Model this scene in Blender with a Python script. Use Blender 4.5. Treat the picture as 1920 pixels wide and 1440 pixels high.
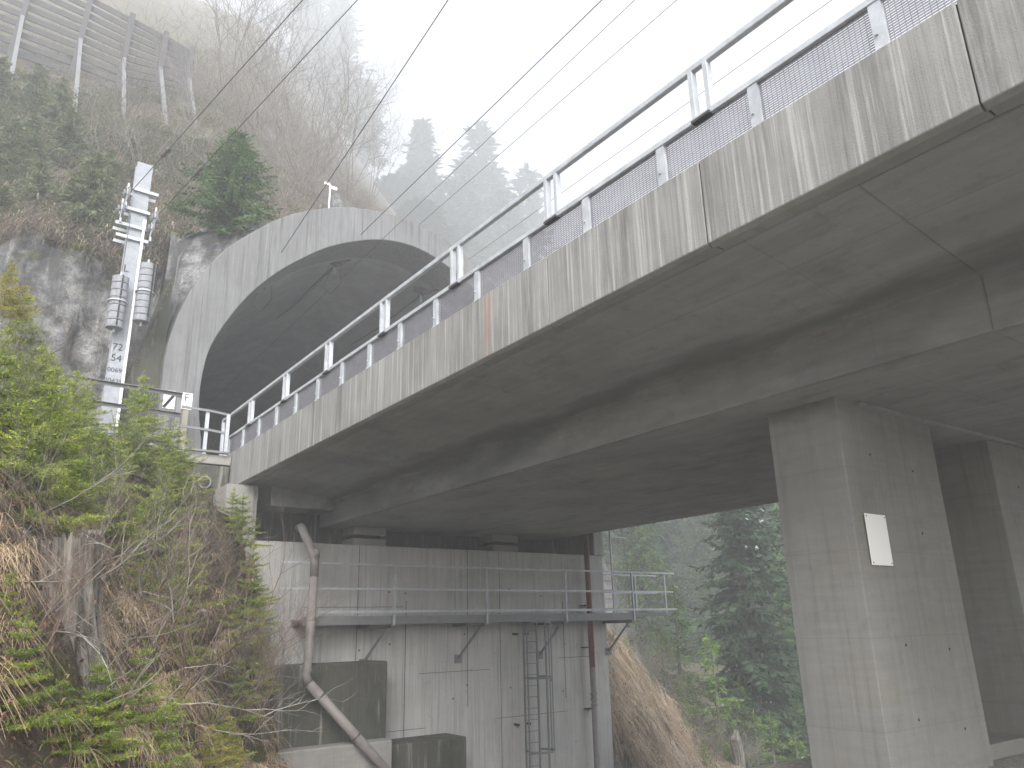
import bpy, bmesh, math, random
import numpy as np
from mathutils import Vector, Matrix, noise as mn
rad = math.radians
sc = bpy.context.scene
for o in list(bpy.data.objects): bpy.data.objects.remove(o)
C = sc.collection

# ------------------------------------------------------------------ camera
cd = bpy.data.cameras.new('camera'); cam = bpy.data.objects.new('camera', cd); C.objects.link(cam)
f = 1442.0
d1 = Vector((-1098, 480, f)).normalized()
u = Vector((-95, -4620, f)); u = (u - d1 * u.dot(d1)).normalized()
d2 = u.cross(d1).normalized()
if d2.x < 0: d2 = -d2
R = Matrix((d2, d1, u))                      # image axes (right, down, forward) -> world
right = R @ Vector((1, 0, 0)); up = R @ Vector((0, -1, 0)); back = R @ Vector((0, 0, -1))
m = Matrix((right, up, back)).transposed().to_4x4()
cam.matrix_world = m
cd.sensor_width = 36; cd.lens = f / 1920 * 36; cd.clip_end = 1500; cd.clip_start = 0.05
sc.camera = cam

# ------------------------------------------------------------------ world, sun, exposure
SUN_EL, SUN_ROT = 40, 212
w = bpy.data.worlds.new('World'); sc.world = w; w.use_nodes = True
nt = w.node_tree; bg = nt.nodes['Background']
sky = nt.nodes.new('ShaderNodeTexSky'); sky.sky_type = 'NISHITA'; sky.sun_disc = False
sky.sun_elevation = rad(SUN_EL); sky.sun_rotation = rad(SUN_ROT)
sky.air_density = 1.0; sky.dust_density = 4.5; sky.ozone_density = 1.0
hs = nt.nodes.new('ShaderNodeHueSaturation'); hs.inputs['Saturation'].default_value = 0.33
nt.links.new(sky.outputs[0], hs.inputs['Color']); nt.links.new(hs.outputs[0], bg.inputs[0])
bg.inputs[1].default_value = 0.15
sd = bpy.data.lights.new('sun', 'SUN'); sun = bpy.data.objects.new('sun', sd); C.objects.link(sun)
sd.energy = 1.0; sd.angle = rad(40); sd.color = (1.0, 0.985, 0.96)
az = rad(SUN_ROT)   # direction towards the sun
sv = Vector((math.sin(az) * math.cos(rad(SUN_EL)), math.cos(az) * math.cos(rad(SUN_EL)), math.sin(rad(SUN_EL))))
sun.rotation_euler = sv.to_track_quat('Z', 'Y').to_euler()
sc.view_settings.view_transform = 'Standard'; sc.view_settings.look = 'None'
sc.view_settings.exposure = 1.62; sc.view_settings.gamma = 1
sc.render.engine = 'CYCLES'
sc.cycles.volume_bounces = 2; sc.cycles.max_bounces = 8; sc.cycles.diffuse_bounces = 5

# ------------------------------------------------------------------ helpers
def tag(o, label=None, cat=None, group=None, kind=None):
    if label: o['label'] = label
    if cat: o['category'] = cat
    if group: o['group'] = group
    if kind: o['kind'] = kind
    return o

def empty(name, loc, label=None, cat=None, group=None, kind=None):
    o = bpy.data.objects.new(name, None); C.objects.link(o); o.location = loc
    o.empty_display_size = .2
    return tag(o, label, cat, group, kind)

class MB:
    def __init__(s): s.v = []; s.f = []
    def add(s, v, f):
        n = len(s.v); s.v += [tuple(p) for p in v]; s.f += [tuple(i + n for i in q) for q in f]
    def box(s, x0, x1, y0, y1, z0, z1):
        s.add([(x0,y0,z0),(x1,y0,z0),(x1,y1,z0),(x0,y1,z0),(x0,y0,z1),(x1,y0,z1),(x1,y1,z1),(x0,y1,z1)],
              [(0,3,2,1),(4,5,6,7),(0,1,5,4),(1,2,6,5),(2,3,7,6),(3,0,4,7)])
        return s
    def tube(s, pts, r, n=8, caps=True):
        pts = [Vector(p) for p in pts]
        rs = r if isinstance(r, (list, tuple)) else [r] * len(pts)
        rings = []; ref = None
        for i, p in enumerate(pts):
            t = (pts[min(i+1, len(pts)-1)] - pts[max(i-1, 0)]).normalized()
            if ref is None:
                ref = Vector((0,0,1)) if abs(t.z) < .9 else Vector((1,0,0))
            a = ref - t * ref.dot(t)
            if a.length < 1e-5: a = t.orthogonal()
            a.normalize(); ref = a; b = t.cross(a)
            rings.append([p + (a * math.cos(2*math.pi*k/n) + b * math.sin(2*math.pi*k/n)) * rs[i] for k in range(n)])
        v = [q for rr in rings for q in rr]; fc = []
        for i in range(len(pts)-1):
            for k in range(n):
                fc.append((i*n+k, i*n+(k+1)%n, (i+1)*n+(k+1)%n, (i+1)*n+k))
        if caps:
            fc.append(tuple(range(n-1, -1, -1))); fc.append(tuple((len(pts)-1)*n + k for k in range(n)))
        s.add(v, fc); return s
    def bar(s, p, q, w_, h_):        # rectangular bar from p to q, w_ across, h_ upward
        p = Vector(p); q = Vector(q); t = (q-p).normalized()
        ref = Vector((0,0,1)) if abs(t.z) < .95 else Vector((0,1,0))
        a = t.cross(ref).normalized(); b = a.cross(t).normalized()
        v = []
        for c in (p, q):
            for sx, sy in ((-1,-1),(1,-1),(1,1),(-1,1)): v.append(c + a*sx*w_/2 + b*sy*h_/2)
        s.add(v, [(3,2,1,0),(4,5,6,7),(0,1,5,4),(1,2,6,5),(2,3,7,6),(3,0,4,7)]); return s
    def prism(s, poly, y0, y1, nseg=1):         # polygon in XZ extruded along Y
        n = len(poly); v = []; fc = []
        for j in range(nseg+1):
            y = y0 + (y1-y0)*j/nseg
            v += [(x, y, z) for x, z in poly]
        for j in range(nseg):
            for k in range(n): fc.append((j*n+k, j*n+(k+1)%n, (j+1)*n+(k+1)%n, (j+1)*n+k))
        fc.append(tuple(range(n-1,-1,-1))); fc.append(tuple(nseg*n+k for k in range(n)))
        s.add(v, fc); return s
    def build(s, name, mat, parent=None, bevel=0, smooth=False, org=None, shear=0.0):
        ox, oy, oz = (parent.location if parent is not None else (org or (0,0,0)))
        me = bpy.data.meshes.new(name)
        me.from_pydata([(x-ox, y-oy, z-oz - shear*y) for x, y, z in s.v], [], s.f)
        me.materials.append(mat); me.update()
        bm = bmesh.new(); bm.from_mesh(me); bmesh.ops.recalc_face_normals(bm, faces=bm.faces); bm.to_mesh(me); bm.free()
        if smooth: me.polygons.foreach_set('use_smooth', [True]*len(me.polygons))
        o = bpy.data.objects.new(name, me); C.objects.link(o)
        if parent is not None: o.parent = parent
        else: o.location = (ox, oy, oz)
        if bevel:
            b = o.modifiers.new('bevel', 'BEVEL'); b.width = bevel; b.segments = 2; b.limit_method = 'ANGLE'; b.angle_limit = rad(40)
        return o

def npmesh(name, V, F, mat, parent=None, smooth=False, mats=None, mi=None):
    """V (n,3) float, F (m,k) int; all faces have k corners"""
    V = np.asarray(V, np.float32); F = np.asarray(F, np.int32); k = F.shape[1]
    me = bpy.data.meshes.new(name)
    me.vertices.add(len(V)); me.vertices.foreach_set('co', V.ravel())
    me.loops.add(F.size); me.loops.foreach_set('vertex_index', F.ravel())
    me.polygons.add(len(F)); me.polygons.foreach_set('loop_start', np.arange(len(F), dtype=np.int32)*k)
    if smooth: me.polygons.foreach_set('use_smooth', np.ones(len(F), bool))
    for q in (mats or [mat]): me.materials.append(q)
    if mi is not None: me.polygons.foreach_set('material_index', np.asarray(mi, np.int32))
    me.update(calc_edges=True); me.validate()
    o = bpy.data.objects.new(name, me); C.objects.link(o)
    if parent is not None: o.parent = parent
    return o

def copy_thing(o, loc, rz=0, s=1.0, label=None, rx=0, ry=0):
    c = o.copy(); C.objects.link(c); c.location = loc; c.rotation_euler = (rx, ry, rz)
    c.scale = (s, s, s) if not isinstance(s, tuple) else s
    if label: c['label'] = label
    for ch in list(o.children):
        d = ch.copy(); C.objects.link(d); d.parent = c
        for g in list(ch.children):
            e = g.copy(); C.objects.link(e); e.parent = d
    return c

# ------------------------------------------------------------------ materials
class NT:
    def __init__(s, name):
        s.m = bpy.data.materials.new(name); s.m.use_nodes = True; s.t = s.m.node_tree
        s.b = s.t.nodes['Principled BSDF']; s.b.inputs['Specular IOR Level'].default_value = .3
        s.co = s.t.nodes.new('ShaderNodeTexCoord').outputs['Object']
    def l(s, a, b): s.t.links.new(a, b)
    def mp(s, sx, sy, sz, off=(0,0,0), src=None):
        n = s.t.nodes.new('ShaderNodeMapping'); n.inputs['Scale'].default_value = (sx, sy, sz); n.inputs['Location'].default_value = off
        s.l(src or s.co, n.inputs[0]); return n.outputs[0]
    def noise(s, sc_=(1,1,1), scale=1, det=6, rough=.6, off=(0,0,0), dist=0):
        n = s.t.nodes.new('ShaderNodeTexNoise'); n.inputs['Scale'].default_value = scale
        n.inputs['Detail'].default_value = det; n.inputs['Roughness'].default_value = rough; n.inputs['Distortion'].default_value = dist
        s.l(s.mp(*sc_, off=off), n.inputs['Vector']); return n.outputs['Fac']
    def vor(s, sc_=(1,1,1), scale=1, feature='F1', out='Distance'):
        n = s.t.nodes.new('ShaderNodeTexVoronoi'); n.feature = feature; n.inputs['Scale'].default_value = scale
        s.l(s.mp(*sc_), n.inputs['Vector']); return n.outputs[out]
    def ramp(s, src, a, b, lo=0.0, hi=1.0):
        n = s.t.nodes.new('ShaderNodeMapRange'); n.inputs['From Min'].default_value = a; n.inputs['From Max'].default_value = b
        n.inputs['To Min'].default_value = lo; n.inputs['To Max'].default_value = hi; n.interpolation_type = 'SMOOTHSTEP'
        s.l(src, n.inputs['Value']); return n.outputs[0]
    def math(s, op, a, b=None):
        n = s.t.nodes.new('ShaderNodeMath'); n.operation = op
        for i, q in enumerate((a, b)):
            if q is None: continue
            if isinstance(q, (int, float)): n.inputs[i].default_value = q
            else: s.l(q, n.inputs[i])
        return n.outputs[0]
    def mix(s, fac, a, b, mode='MIX'):
        n = s.t.nodes.new('ShaderNodeMix'); n.data_type = 'RGBA'; n.blend_type = mode
        if isinstance(fac, (int, float)): n.inputs[0].default_value = fac
        else: s.l(fac, n.inputs[0])
        for i, q in ((6, a), (7, b)):
            if isinstance(q, tuple): n.inputs[i].default_value = (*q, 1)
            else: s.l(q, n.inputs[i])
        return n.outputs[2]
    def xyz(s, src=None):
        n = s.t.nodes.new('ShaderNodeSeparateXYZ'); s.l(src or s.co, n.inputs[0]); return n.outputs
    def bump(s, h, strength=.3, dist=.02):
        n = s.t.nodes.new('ShaderNodeBump'); n.inputs['Strength'].default_value = strength; n.inputs['Distance'].default_value = dist
        s.l(h, n.inputs['Height']); s.l(n.outputs[0], s.b.inputs['Normal'])
    def out(s, col, rough=.85, metal=0.0):
        if isinstance(col, tuple): s.b.inputs['Base Color'].default_value = (*col, 1)
        else: s.l(col, s.b.inputs['Base Color'])
        if isinstance(rough, (int, float)): s.b.inputs['Roughness'].default_value = rough
        else: s.l(rough, s.b.inputs['Roughness'])
        s.b.inputs['Metallic'].default_value = metal
        return s.m
    def lines(s, coord, period, width, off=0.0):     # thin lines each `period`
        a = s.math('ADD', coord, off); a = s.math('DIVIDE', a, period); a = s.math('FRACT', a)
        a = s.math('SUBTRACT', a, .5); a = s.math('ABSOLUTE', a)
        return s.ramp(a, .5 - width/period, .5 - width/period*.3)

def concrete(name, col=(.36,.355,.33), grain='x', streak=0.0, stain=.35, board=0.0, warm=.0, dark=(.12,.12,.115), ties=0, liney=None):
    n = NT(name)
    big = n.noise(scale=.7, det=5); mid = n.noise(scale=4, det=6, off=(3,1,7)); fine = n.noise(scale=45, det=4, rough=.7)
    c = n.mix(n.ramp(big, .3, .7), tuple(q*.84 for q in col), tuple(q*1.1 for q in col))
    if grain == 'x': st = n.noise((.9,.9,9), 1.3, 7, .65)       # horizontal board grain on vertical faces
    elif grain == 'y': st = n.noise((6,.5,6), 1.2, 8, .65)      # grain running along Y
    else: st = n.noise((5,5,.35), 1.6, 8, .65)                  # vertical grain
    c = n.mix(n.ramp(st, .35, .75, 0, .55), c, tuple(q*.72 for q in col))
    c = n.mix(n.ramp(mid, .55, .8, 0, stain), c, dark)
    c = n.mix(n.ramp(fine, .3, .75, 0, .22), c, tuple(q*.6 for q in col))
    if warm: c = n.mix(n.ramp(n.noise(scale=.9, det=4, off=(9,4,2)), .42, .68, 0, warm), c, (col[0]*1.0, col[1]*.88, col[2]*.74))
    if streak:
        s1 = n.noise((7,7,.22), 1.4, 8, .7, off=(2,5,1)); s2 = n.noise((18,18,.5), 1.2, 6, .7, off=(7,1,3))
        c = n.mix(n.ramp(s1, .48, .68, 0, streak), c, tuple(q*.45 for q in col))
        c = n.mix(n.ramp(s2, .52, .72, 0, streak*.7), c, tuple(min(1,q*1.5) for q in col))
    xs = n.xyz()
    if board:
        jit = n.math('MULTIPLY', n.noise(scale=1.2, det=2), .03)
        ln = n.lines(n.math('ADD', xs[2], jit), board, .012)
        c = n.mix(n.math('MULTIPLY', ln, .2), c, tuple(q*.45 for q in col))
    if liney:
        ln = n.math('MAXIMUM', n.lines(xs[1], liney[0], .012, liney[1]), n.lines(xs[0], liney[2], .012, liney[3]))
        c = n.mix(n.math('MULTIPLY', ln, .28), c, tuple(q*.4 for q in col))
    n.bump(n.math('ADD', n.math('MULTIPLY', fine, .5), st), .25, .012)
    return n.out(c, n.ramp(mid, .3, .8, .75, .95))

M = {}
M['soffit'] = concrete('soffit_concrete', (.3,.302,.297), 'y', 0, .5, warm=.08, liney=(7.4, .9, 2.55, .1))
def web_stain_shade():  # dark band along the web: real staining plus shade painted into the colour
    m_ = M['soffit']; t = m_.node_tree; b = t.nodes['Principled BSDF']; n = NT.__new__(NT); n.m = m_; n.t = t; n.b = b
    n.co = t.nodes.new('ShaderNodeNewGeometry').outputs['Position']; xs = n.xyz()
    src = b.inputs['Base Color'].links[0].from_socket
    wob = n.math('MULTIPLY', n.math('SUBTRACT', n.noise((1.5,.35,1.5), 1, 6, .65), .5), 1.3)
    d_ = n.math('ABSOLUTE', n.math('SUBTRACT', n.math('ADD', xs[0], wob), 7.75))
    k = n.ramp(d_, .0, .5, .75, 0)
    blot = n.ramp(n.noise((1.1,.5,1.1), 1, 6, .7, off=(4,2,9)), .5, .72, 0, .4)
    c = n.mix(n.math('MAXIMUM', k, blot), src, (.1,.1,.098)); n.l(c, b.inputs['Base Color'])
M['pier'] = concrete('pier_concrete', (.235,.234,.226), 'x', .3, .5, board=1.0, warm=.3)
web_stain_shade()
M['wall'] = concrete('abutment_concrete', (.42,.42,.412), 'z', .5, .4, warm=.15)
M['ring'] = concrete('portal_concrete', (.165,.168,.173), 'z', 1.0, .7)
M['lining'] = concrete('lining_concrete', (.22,.225,.23), 'x', 0, .3)
M['plain'] = concrete('plain_concrete', (.27,.265,.25), 'x', .2, .35)
M['block'] = concrete('mossy_block_and_shade_concrete', (.065,.066,.055), 'z', .55, .6, warm=.2, dark=(.03,.035,.025))
n = NT.__new__(NT); n.m = M['block']; n.t = n.m.node_tree; n.b = n.t.nodes['Principled BSDF']; n.co = n.t.nodes.new('ShaderNodeNewGeometry').outputs['Position']
src = n.b.inputs['Base Color'].links[0].from_socket
c = n.mix(n.ramp(n.noise((5,5,.3), 1.3, 7, .7, off=(3,3,3)), .54, .68, 0, .75), src, (.26,.25,.225))
c = n.mix(n.ramp(n.noise((1.3,1.3,.5), 1.2, 6, .7, off=(1,7,3)), .5, .64, 0, .7), c, (.025,.03,.018))
n.l(c, n.b.inputs['Base Color'])
# fascia: weathered top band running down in streaks
n = NT('fascia_concrete'); xs = n.xyz()
base = (.215,.215,.21)
c = n.mix(n.ramp(n.noise(scale=1.1, det=5), .3, .7), tuple(q*.85 for q in base), tuple(q*1.12 for q in base))
edge = n.noise((1,1.9,0), 1, 6, .65, off=(1,2,3)); fn = n.noise((1,16,.35), 1, 5, .7, off=(4,4,4)); vf = n.noise((1,38,.6), 1, 6, .75, off=(8,2,1))
lim = n.math('ADD', n.math('MULTIPLY', edge, 1.25), n.math('MULTIPLY', fn, .8))          # length of run-down
dz = n.math('SUBTRACT', 4.42, xs[2])
band = n.ramp(n.math('SUBTRACT', n.math('SUBTRACT', lim, .72), dz), -.04, .12)
c = n.mix(n.ramp(vf, .44, .68, 0, .5), c, (.09,.087,.082))
c = n.mix(n.ramp(fn, .5, .66, 0, .6), c, (.40,.40,.385))
c = n.mix(n.math('MULTIPLY', band, .8), c, (.095,.088,.08))
c = n.mix(n.ramp(n.noise((1,4.5,.25), 1, 8, .75, off=(3,8,1)), .5, .7, 0, .7), c, (.075,.072,.07))
rust = n.math('MULTIPLY', n.ramp(n.math('ABSOLUTE', n.math('SUBTRACT', xs[1], 3.02)), .05, .13, 1, 0), n.ramp(n.noise((1,20,1.5), 1, 4), .4, .6))
c = n.mix(n.math('MULTIPLY', rust, .5), c, (.3,.14,.1))
c = n.mix(n.ramp(n.noise(scale=60, det=3), .5, .75, 0, .35), c, (.18,.175,.16))
n.bump(n.math('ADD', vf, n.noise(scale=60, det=3)), .35, .01)
M['fascia'] = n.out(c, .85)
def metal(name, col, rough=.45, met=.6, var=.25):
    n = NT(name); a = n.noise(scale=6, det=6); b = n.noise(scale=50, det=3)
    c = n.mix(n.ramp(a, .3, .7), tuple(q*(1-var) for q in col), col)
    c = n.mix(n.ramp(b, .5, .8, 0, .4), c, tuple(q*.6 for q in col))
    return n.out(c, n.ramp(a, .3, .7, rough, rough+.2), met)
M['galv'] = metal('galvanised_steel', (.46,.485,.52), .5, .3)
M['mastm'] = metal('mast_steel', (.32,.345,.38), .55, .2)
M['mesh'] = metal('mesh_steel', (.27,.27,.3), .6, .2)
M['galvd'] = metal('weathered_steel', (.22,.225,.235), .55, .4)
M['darkm'] = metal('dark_steel', (.07,.07,.075), .5, .4)
M['wire'] = metal('wire_metal', (.06,.055,.07), .5, .3)
M['insul'] = metal('insulator_brown', (.12,.1,.09), .3, 0)
M['weight'] = metal('weight_grey', (.25,.265,.29), .6, .1)
M['white'] = NT('white_enamel').out((.86,.86,.84), .35)
M['black'] = NT('black_paint').out((.015,.015,.018), .6)
M['yellow'] = NT('faded_yellow_paint').out((.3,.285,.23), .7)
M['pvc'] = metal('pipe_mauve', (.235,.215,.21), .45, 0)
M['redpipe'] = metal('pipe_red_brown', (.17,.065,.05), .4, 0)
M['gate'] = metal('timber_grey', (.07,.07,.072), .8, 0, .4)
# rubber-dark
M['dark'] = NT('dark_void').out((.012,.012,.013), .9)

def leafmat(name, cols, trans=.25, rough=.6):
    n = NT(name)
    g = n.t.nodes.new('ShaderNodeNewGeometry'); r = g.outputs['Random Per Island']
    cr = n.t.nodes.new('ShaderNodeValToRGB'); el = cr.color_ramp.elements
    el[0].color = (*cols[0], 1); el[1].color = (*cols[-1], 1)
    for i, q in enumerate(cols[1:-1]): e = el.new((i+1)/(len(cols)-1)); e.color = (*q, 1)
    k = n.math('ADD', n.math('MULTIPLY', r, .45), n.math('MULTIPLY', n.ramp(n.noise(scale=2.2, det=4), .3, .7), .55))
    n.l(k, cr.inputs[0])
    n.out(cr.outputs[0], rough)
    tr = n.t.nodes.new('ShaderNodeBsdfTranslucent'); n.l(cr.outputs[0], tr.inputs[0])
    mx = n.t.nodes.new('ShaderNodeMixShader'); mx.inputs[0].default_value = trans
    n.l(n.b.outputs[0], mx.inputs[1]); n.l(tr.outputs[0], mx.inputs[2]); n.l(mx.outputs[0], n.t.nodes['Material Output'].inputs[0])
    return n.m
M['needle'] = leafmat('young_spruce_needles', [(.055,.09,.02),(.16,.24,.03),(.33,.41,.045),(.54,.56,.08)])
M['needle_b'] = leafmat('green_spruce_needles', [(.04,.08,.02),(.08,.16,.03),(.15,.25,.045),(.24,.33,.06)])
M['needle_o'] = leafmat('hazed_olive_needles', [(.07,.09,.05),(.12,.15,.07),(.19,.22,.1)], .15)  # olive lightened, slope haze put into the needle colour
M['needle_y'] = leafmat('yellowing_spruce_needles', [(.1,.14,.03),(.28,.3,.05),(.45,.38,.07),(.5,.33,.08)])
M['needle_d'] = leafmat('dark_spruce_needles', [(.012,.028,.014),(.022,.05,.02),(.035,.07,.03)], .1)
M['needle_m'] = leafmat('mid_spruce_needles', [(.03,.065,.02),(.06,.12,.03),(.1,.17,.04)], .15)
M['straw'] = leafmat('dry_grass', [(.3,.2,.13),(.46,.34,.22),(.6,.47,.32),(.5,.44,.24)], .25)
M['straw_r'] = leafmat('red_dry_grass', [(.12,.09,.075),(.28,.21,.155),(.42,.345,.26),(.22,.2,.1)], .2)
M['slopegrass'] = leafmat('grey_slope_grass', [(.12,.1,.085),(.22,.18,.15),(.33,.28,.22),(.16,.18,.08)], .2)
M['moss'] = leafmat('moss_leaves', [(.06,.09,.015),(.14,.17,.03),(.22,.24,.04)], .1)
M['bark'] = leafmat('grey_bark', [(.09,.075,.065),(.17,.15,.13),(.26,.24,.22)], 0, .9)
M['barkd'] = leafmat('dark_bark', [(.03,.025,.022),(.06,.05,.045),(.09,.08,.07)], 0, .9)
M['barkp'] = leafmat('pale_bark', [(.17,.155,.13),(.28,.26,.23),(.4,.38,.35)], 0, .9)
M['barkr'] = leafmat('red_brown_twig', [(.1,.065,.055),(.17,.12,.1),(.27,.21,.18)], 0, .9)
M['litter'] = leafmat('leaf_litter', [(.06,.035,.025),(.13,.075,.05),(.22,.13,.085),(.1,.11,.04)], .1)
n = NT('stump_wood')
g1 = n.noise((9,9,.9), 1.5, 8, .7)
c = n.mix(n.ramp(g1, .3, .7), (.02,.018,.016), (.3,.28,.25))
c = n.mix(n.ramp(n.noise(scale=2.5), .55, .7, 0, .7), c, (.09,.1,.05))
n.bump(g1, .9, .06); M['stump'] = n.out(c, .95)

# ground: rock where steep, litter/soil and moss elsewhere
n = NT('hillside_ground')
g = n.t.nodes.new('ShaderNodeNewGeometry'); nz = n.xyz(g.outputs['Normal'])[2]
big = n.noise(scale=.35, det=6); med = n.noise(scale=1.7, det=8, rough=.65); fin = n.noise(scale=14, det=6, rough=.7)
rock = n.mix(n.ramp(med, .32, .66), (.035,.036,.038), (.33,.335,.34))
rock = n.mix(n.ramp(n.noise((1.4,1.4,.3), 1, 6, .6), .45, .62, 0, .75), rock, (.07,.07,.074))
rock = n.mix(n.ramp(n.noise((2.6,2.6,.35), 1, 6, .6, off=(5,5,5)), .6, .7, 0, .7), rock, (.4,.39,.38))
rock = n.mix(n.ramp(fin, .45, .7, 0, .6), rock, (.05,.048,.045))
mossc = n.mix(n.ramp(fin, .35, .65), (.03,.045,.012), (.13,.15,.025))
rock = n.mix(n.ramp(n.noise(scale=1.1, det=5, off=(11,3,8)), .6, .68, 0, .8), rock, mossc)
soil = n.mix(n.ramp(med, .3, .7), (.05,.04,.032), (.14,.11,.08))
soil = n.mix(n.ramp(n.noise(scale=.9, det=5, off=(2,8,1)), .48, .6, 0, .8), soil, mossc)
soil = n.mix(n.ramp(fin, .5, .7, 0, .7), soil, (.25,.2,.14))
c = n.mix(n.ramp(nz, .42, .6), rock, soil)
c = n.mix(n.ramp(n.xyz()[1], 20.2, 20.8, 1, 0), c, soil)
flat = n.math('MULTIPLY', n.ramp(n.xyz()[2], -1.35, -1.7, 0, 1), n.ramp(nz, .8, .95))
flat = n.math('MULTIPLY', flat, n.ramp(n.xyz()[1], 16, 18, 1, 0)); flat = n.math('MULTIPLY', flat, n.ramp(n.xyz()[0], 20, 24, 1, 0))
c = n.mix(flat, c, n.mix(n.ramp(fin, .3, .7), (.2,.19,.17), (.46,.44,.4)))  # pale flat ground, mostly unseen, added to bounce light up under the bridge
n.bump(n.math('ADD', med, fin), .9, .12); M['ground'] = n.out(c, n.ramp(med, .3, .7, .6, .95))
n = NT('gravel_ground'); v = n.noise(scale=9, det=6); c = n.mix(n.ramp(v, .3, .7), (.13,.12,.1), (.34,.32,.29)); n.bump(v, .5, .03); M['gravel'] = n.out(c, .9)

# ------------------------------------------------------------------ terrain
#TERRAIN-BEGIN
def sm(a, b, x):
    t = min(1, max(0, (x-a)/(b-a))); return t*t*(3-2*t)
OUT = [(3.94,6.0),(3.99,7.51),(4.43,9.18),(5.18,10.55),(6.34,11.77),(7.29,12.48),(8.68,13.13),(9.82,13.36),(11.02,13.43),(12.51,13.16),(13.9,12.46),(15.1,11.5),(16.3,10.2),(17.2,8.6),(17.75,6.6)]
INN = [(5.17,4.0),(5.1,4.86),(4.95,5.8),(4.95,6.77),(5.14,7.74),(5.84,9.11),(6.6,10.1),(7.4,10.86),(8.4,11.62),(9.66,12.22),(10.64,12.46),(11.66,12.44),(12.78,12.07),(13.9,11.45),(14.9,10.6),(15.8,9.55),(16.45,8.35),(16.75,7.1),(16.8,5.9),(16.7,4.9),(16.6,4.0)]
def oz(x):
    if x <= OUT[0][0]: return OUT[0][1]
    for (a, b), (c_, d_) in zip(OUT, OUT[1:]):
        if x <= c_: return b + (d_-b)*(x-a)/(c_-a)
    return OUT[-1][1]
def slope_s(a):
    if a < .26: return .97
    if a < .55: return .97 - (a-.26)/.29*.35
    if a < .72: return .62 - (a-.55)/.17*.2
    return max(-.8, .42 - (a-.72)*4.2)
def bank(x, y):
    base = -1.8 - 3.4*max(sm(10.5, 16, y), sm(7, 11, y)*sm(2.5, 4.5, x))
    d = (.2 + .496*(y-4.5) - x)*.896
    if y < 4.5: d = (.2 - .25*(4.5-y) - x)*.95
    D = 3.5 - 2.1*sm(12, 17.5, y)
    t = min(1.0, max(0.0, (d + .35*sm(14,17,y))/D))
    t = .55*t + .45*(1-(1-t)**2)
    cr = 3.15 - sm(13, 16, y)*(.45*max(0, x-2.8) + 1.2*max(0, x-5.0))
    return base + (cr-base)*t
def hill(x, y):
    yc = 22.9 + .12*max(-8.0, min(x, 4.0))
    cap = 11.2 + .25*min(max(x, -6.0), 8)
    if x < 4.2:
        lo = 3.8; k = sm(0, 1, (y-yc)/2.1)
        z = lo + (cap-lo)*k
        if y > yc+2.1: z = cap + slope_s(x/max(y, 1))*(y-yc-2.1)
        return z
    if x <= 14:
        b = oz(x) - .2
        top = max(b, min(13.2, cap))
        z = min(top, b + 2.2*max(0, y-22.2))
        if y > 25: z += slope_s(x/y)*(y-25)
        return z
    r = 12.3 - 2.45*(x-14) if x < 17.2 else 4.45 - .89*(x-17.2)
    z = r - 1.25*max(0, 24.8-y)
    if y > 25:
        far = 13 + slope_s(x/y)*(y-25); k = sm(25, 46, y)
        z = z*(1-k) + far*k - .5*(y-25)*(1-k)
    return z
def hh(x, y):
    if x <= 4.3:
        z = max(bank(x, y), -1.8) if y < 19 else 3.75
        if y > 21.3: z = max(z, hill(x, y))
        return z
    base = -1.8 - 3.4*sm(7, 11, y)
    base2 = base - 9*sm(24, 44, x) - 5*sm(30, 60, y)
    z = max(base2, bank(x, y) if (y < 18.6 and x < 8) else -99)
    if y > 21.9 or x > 17.1: z = max(z if x > 14 else -99, hill(x, y))
    return max(z, -16)
_hh = hh
def hh(x, y):
    z = _hh(x, y)
    return z if z < 130 else 130 + 30*(1-math.exp(-(z-130)/30))
#TERRAIN-END

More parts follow.
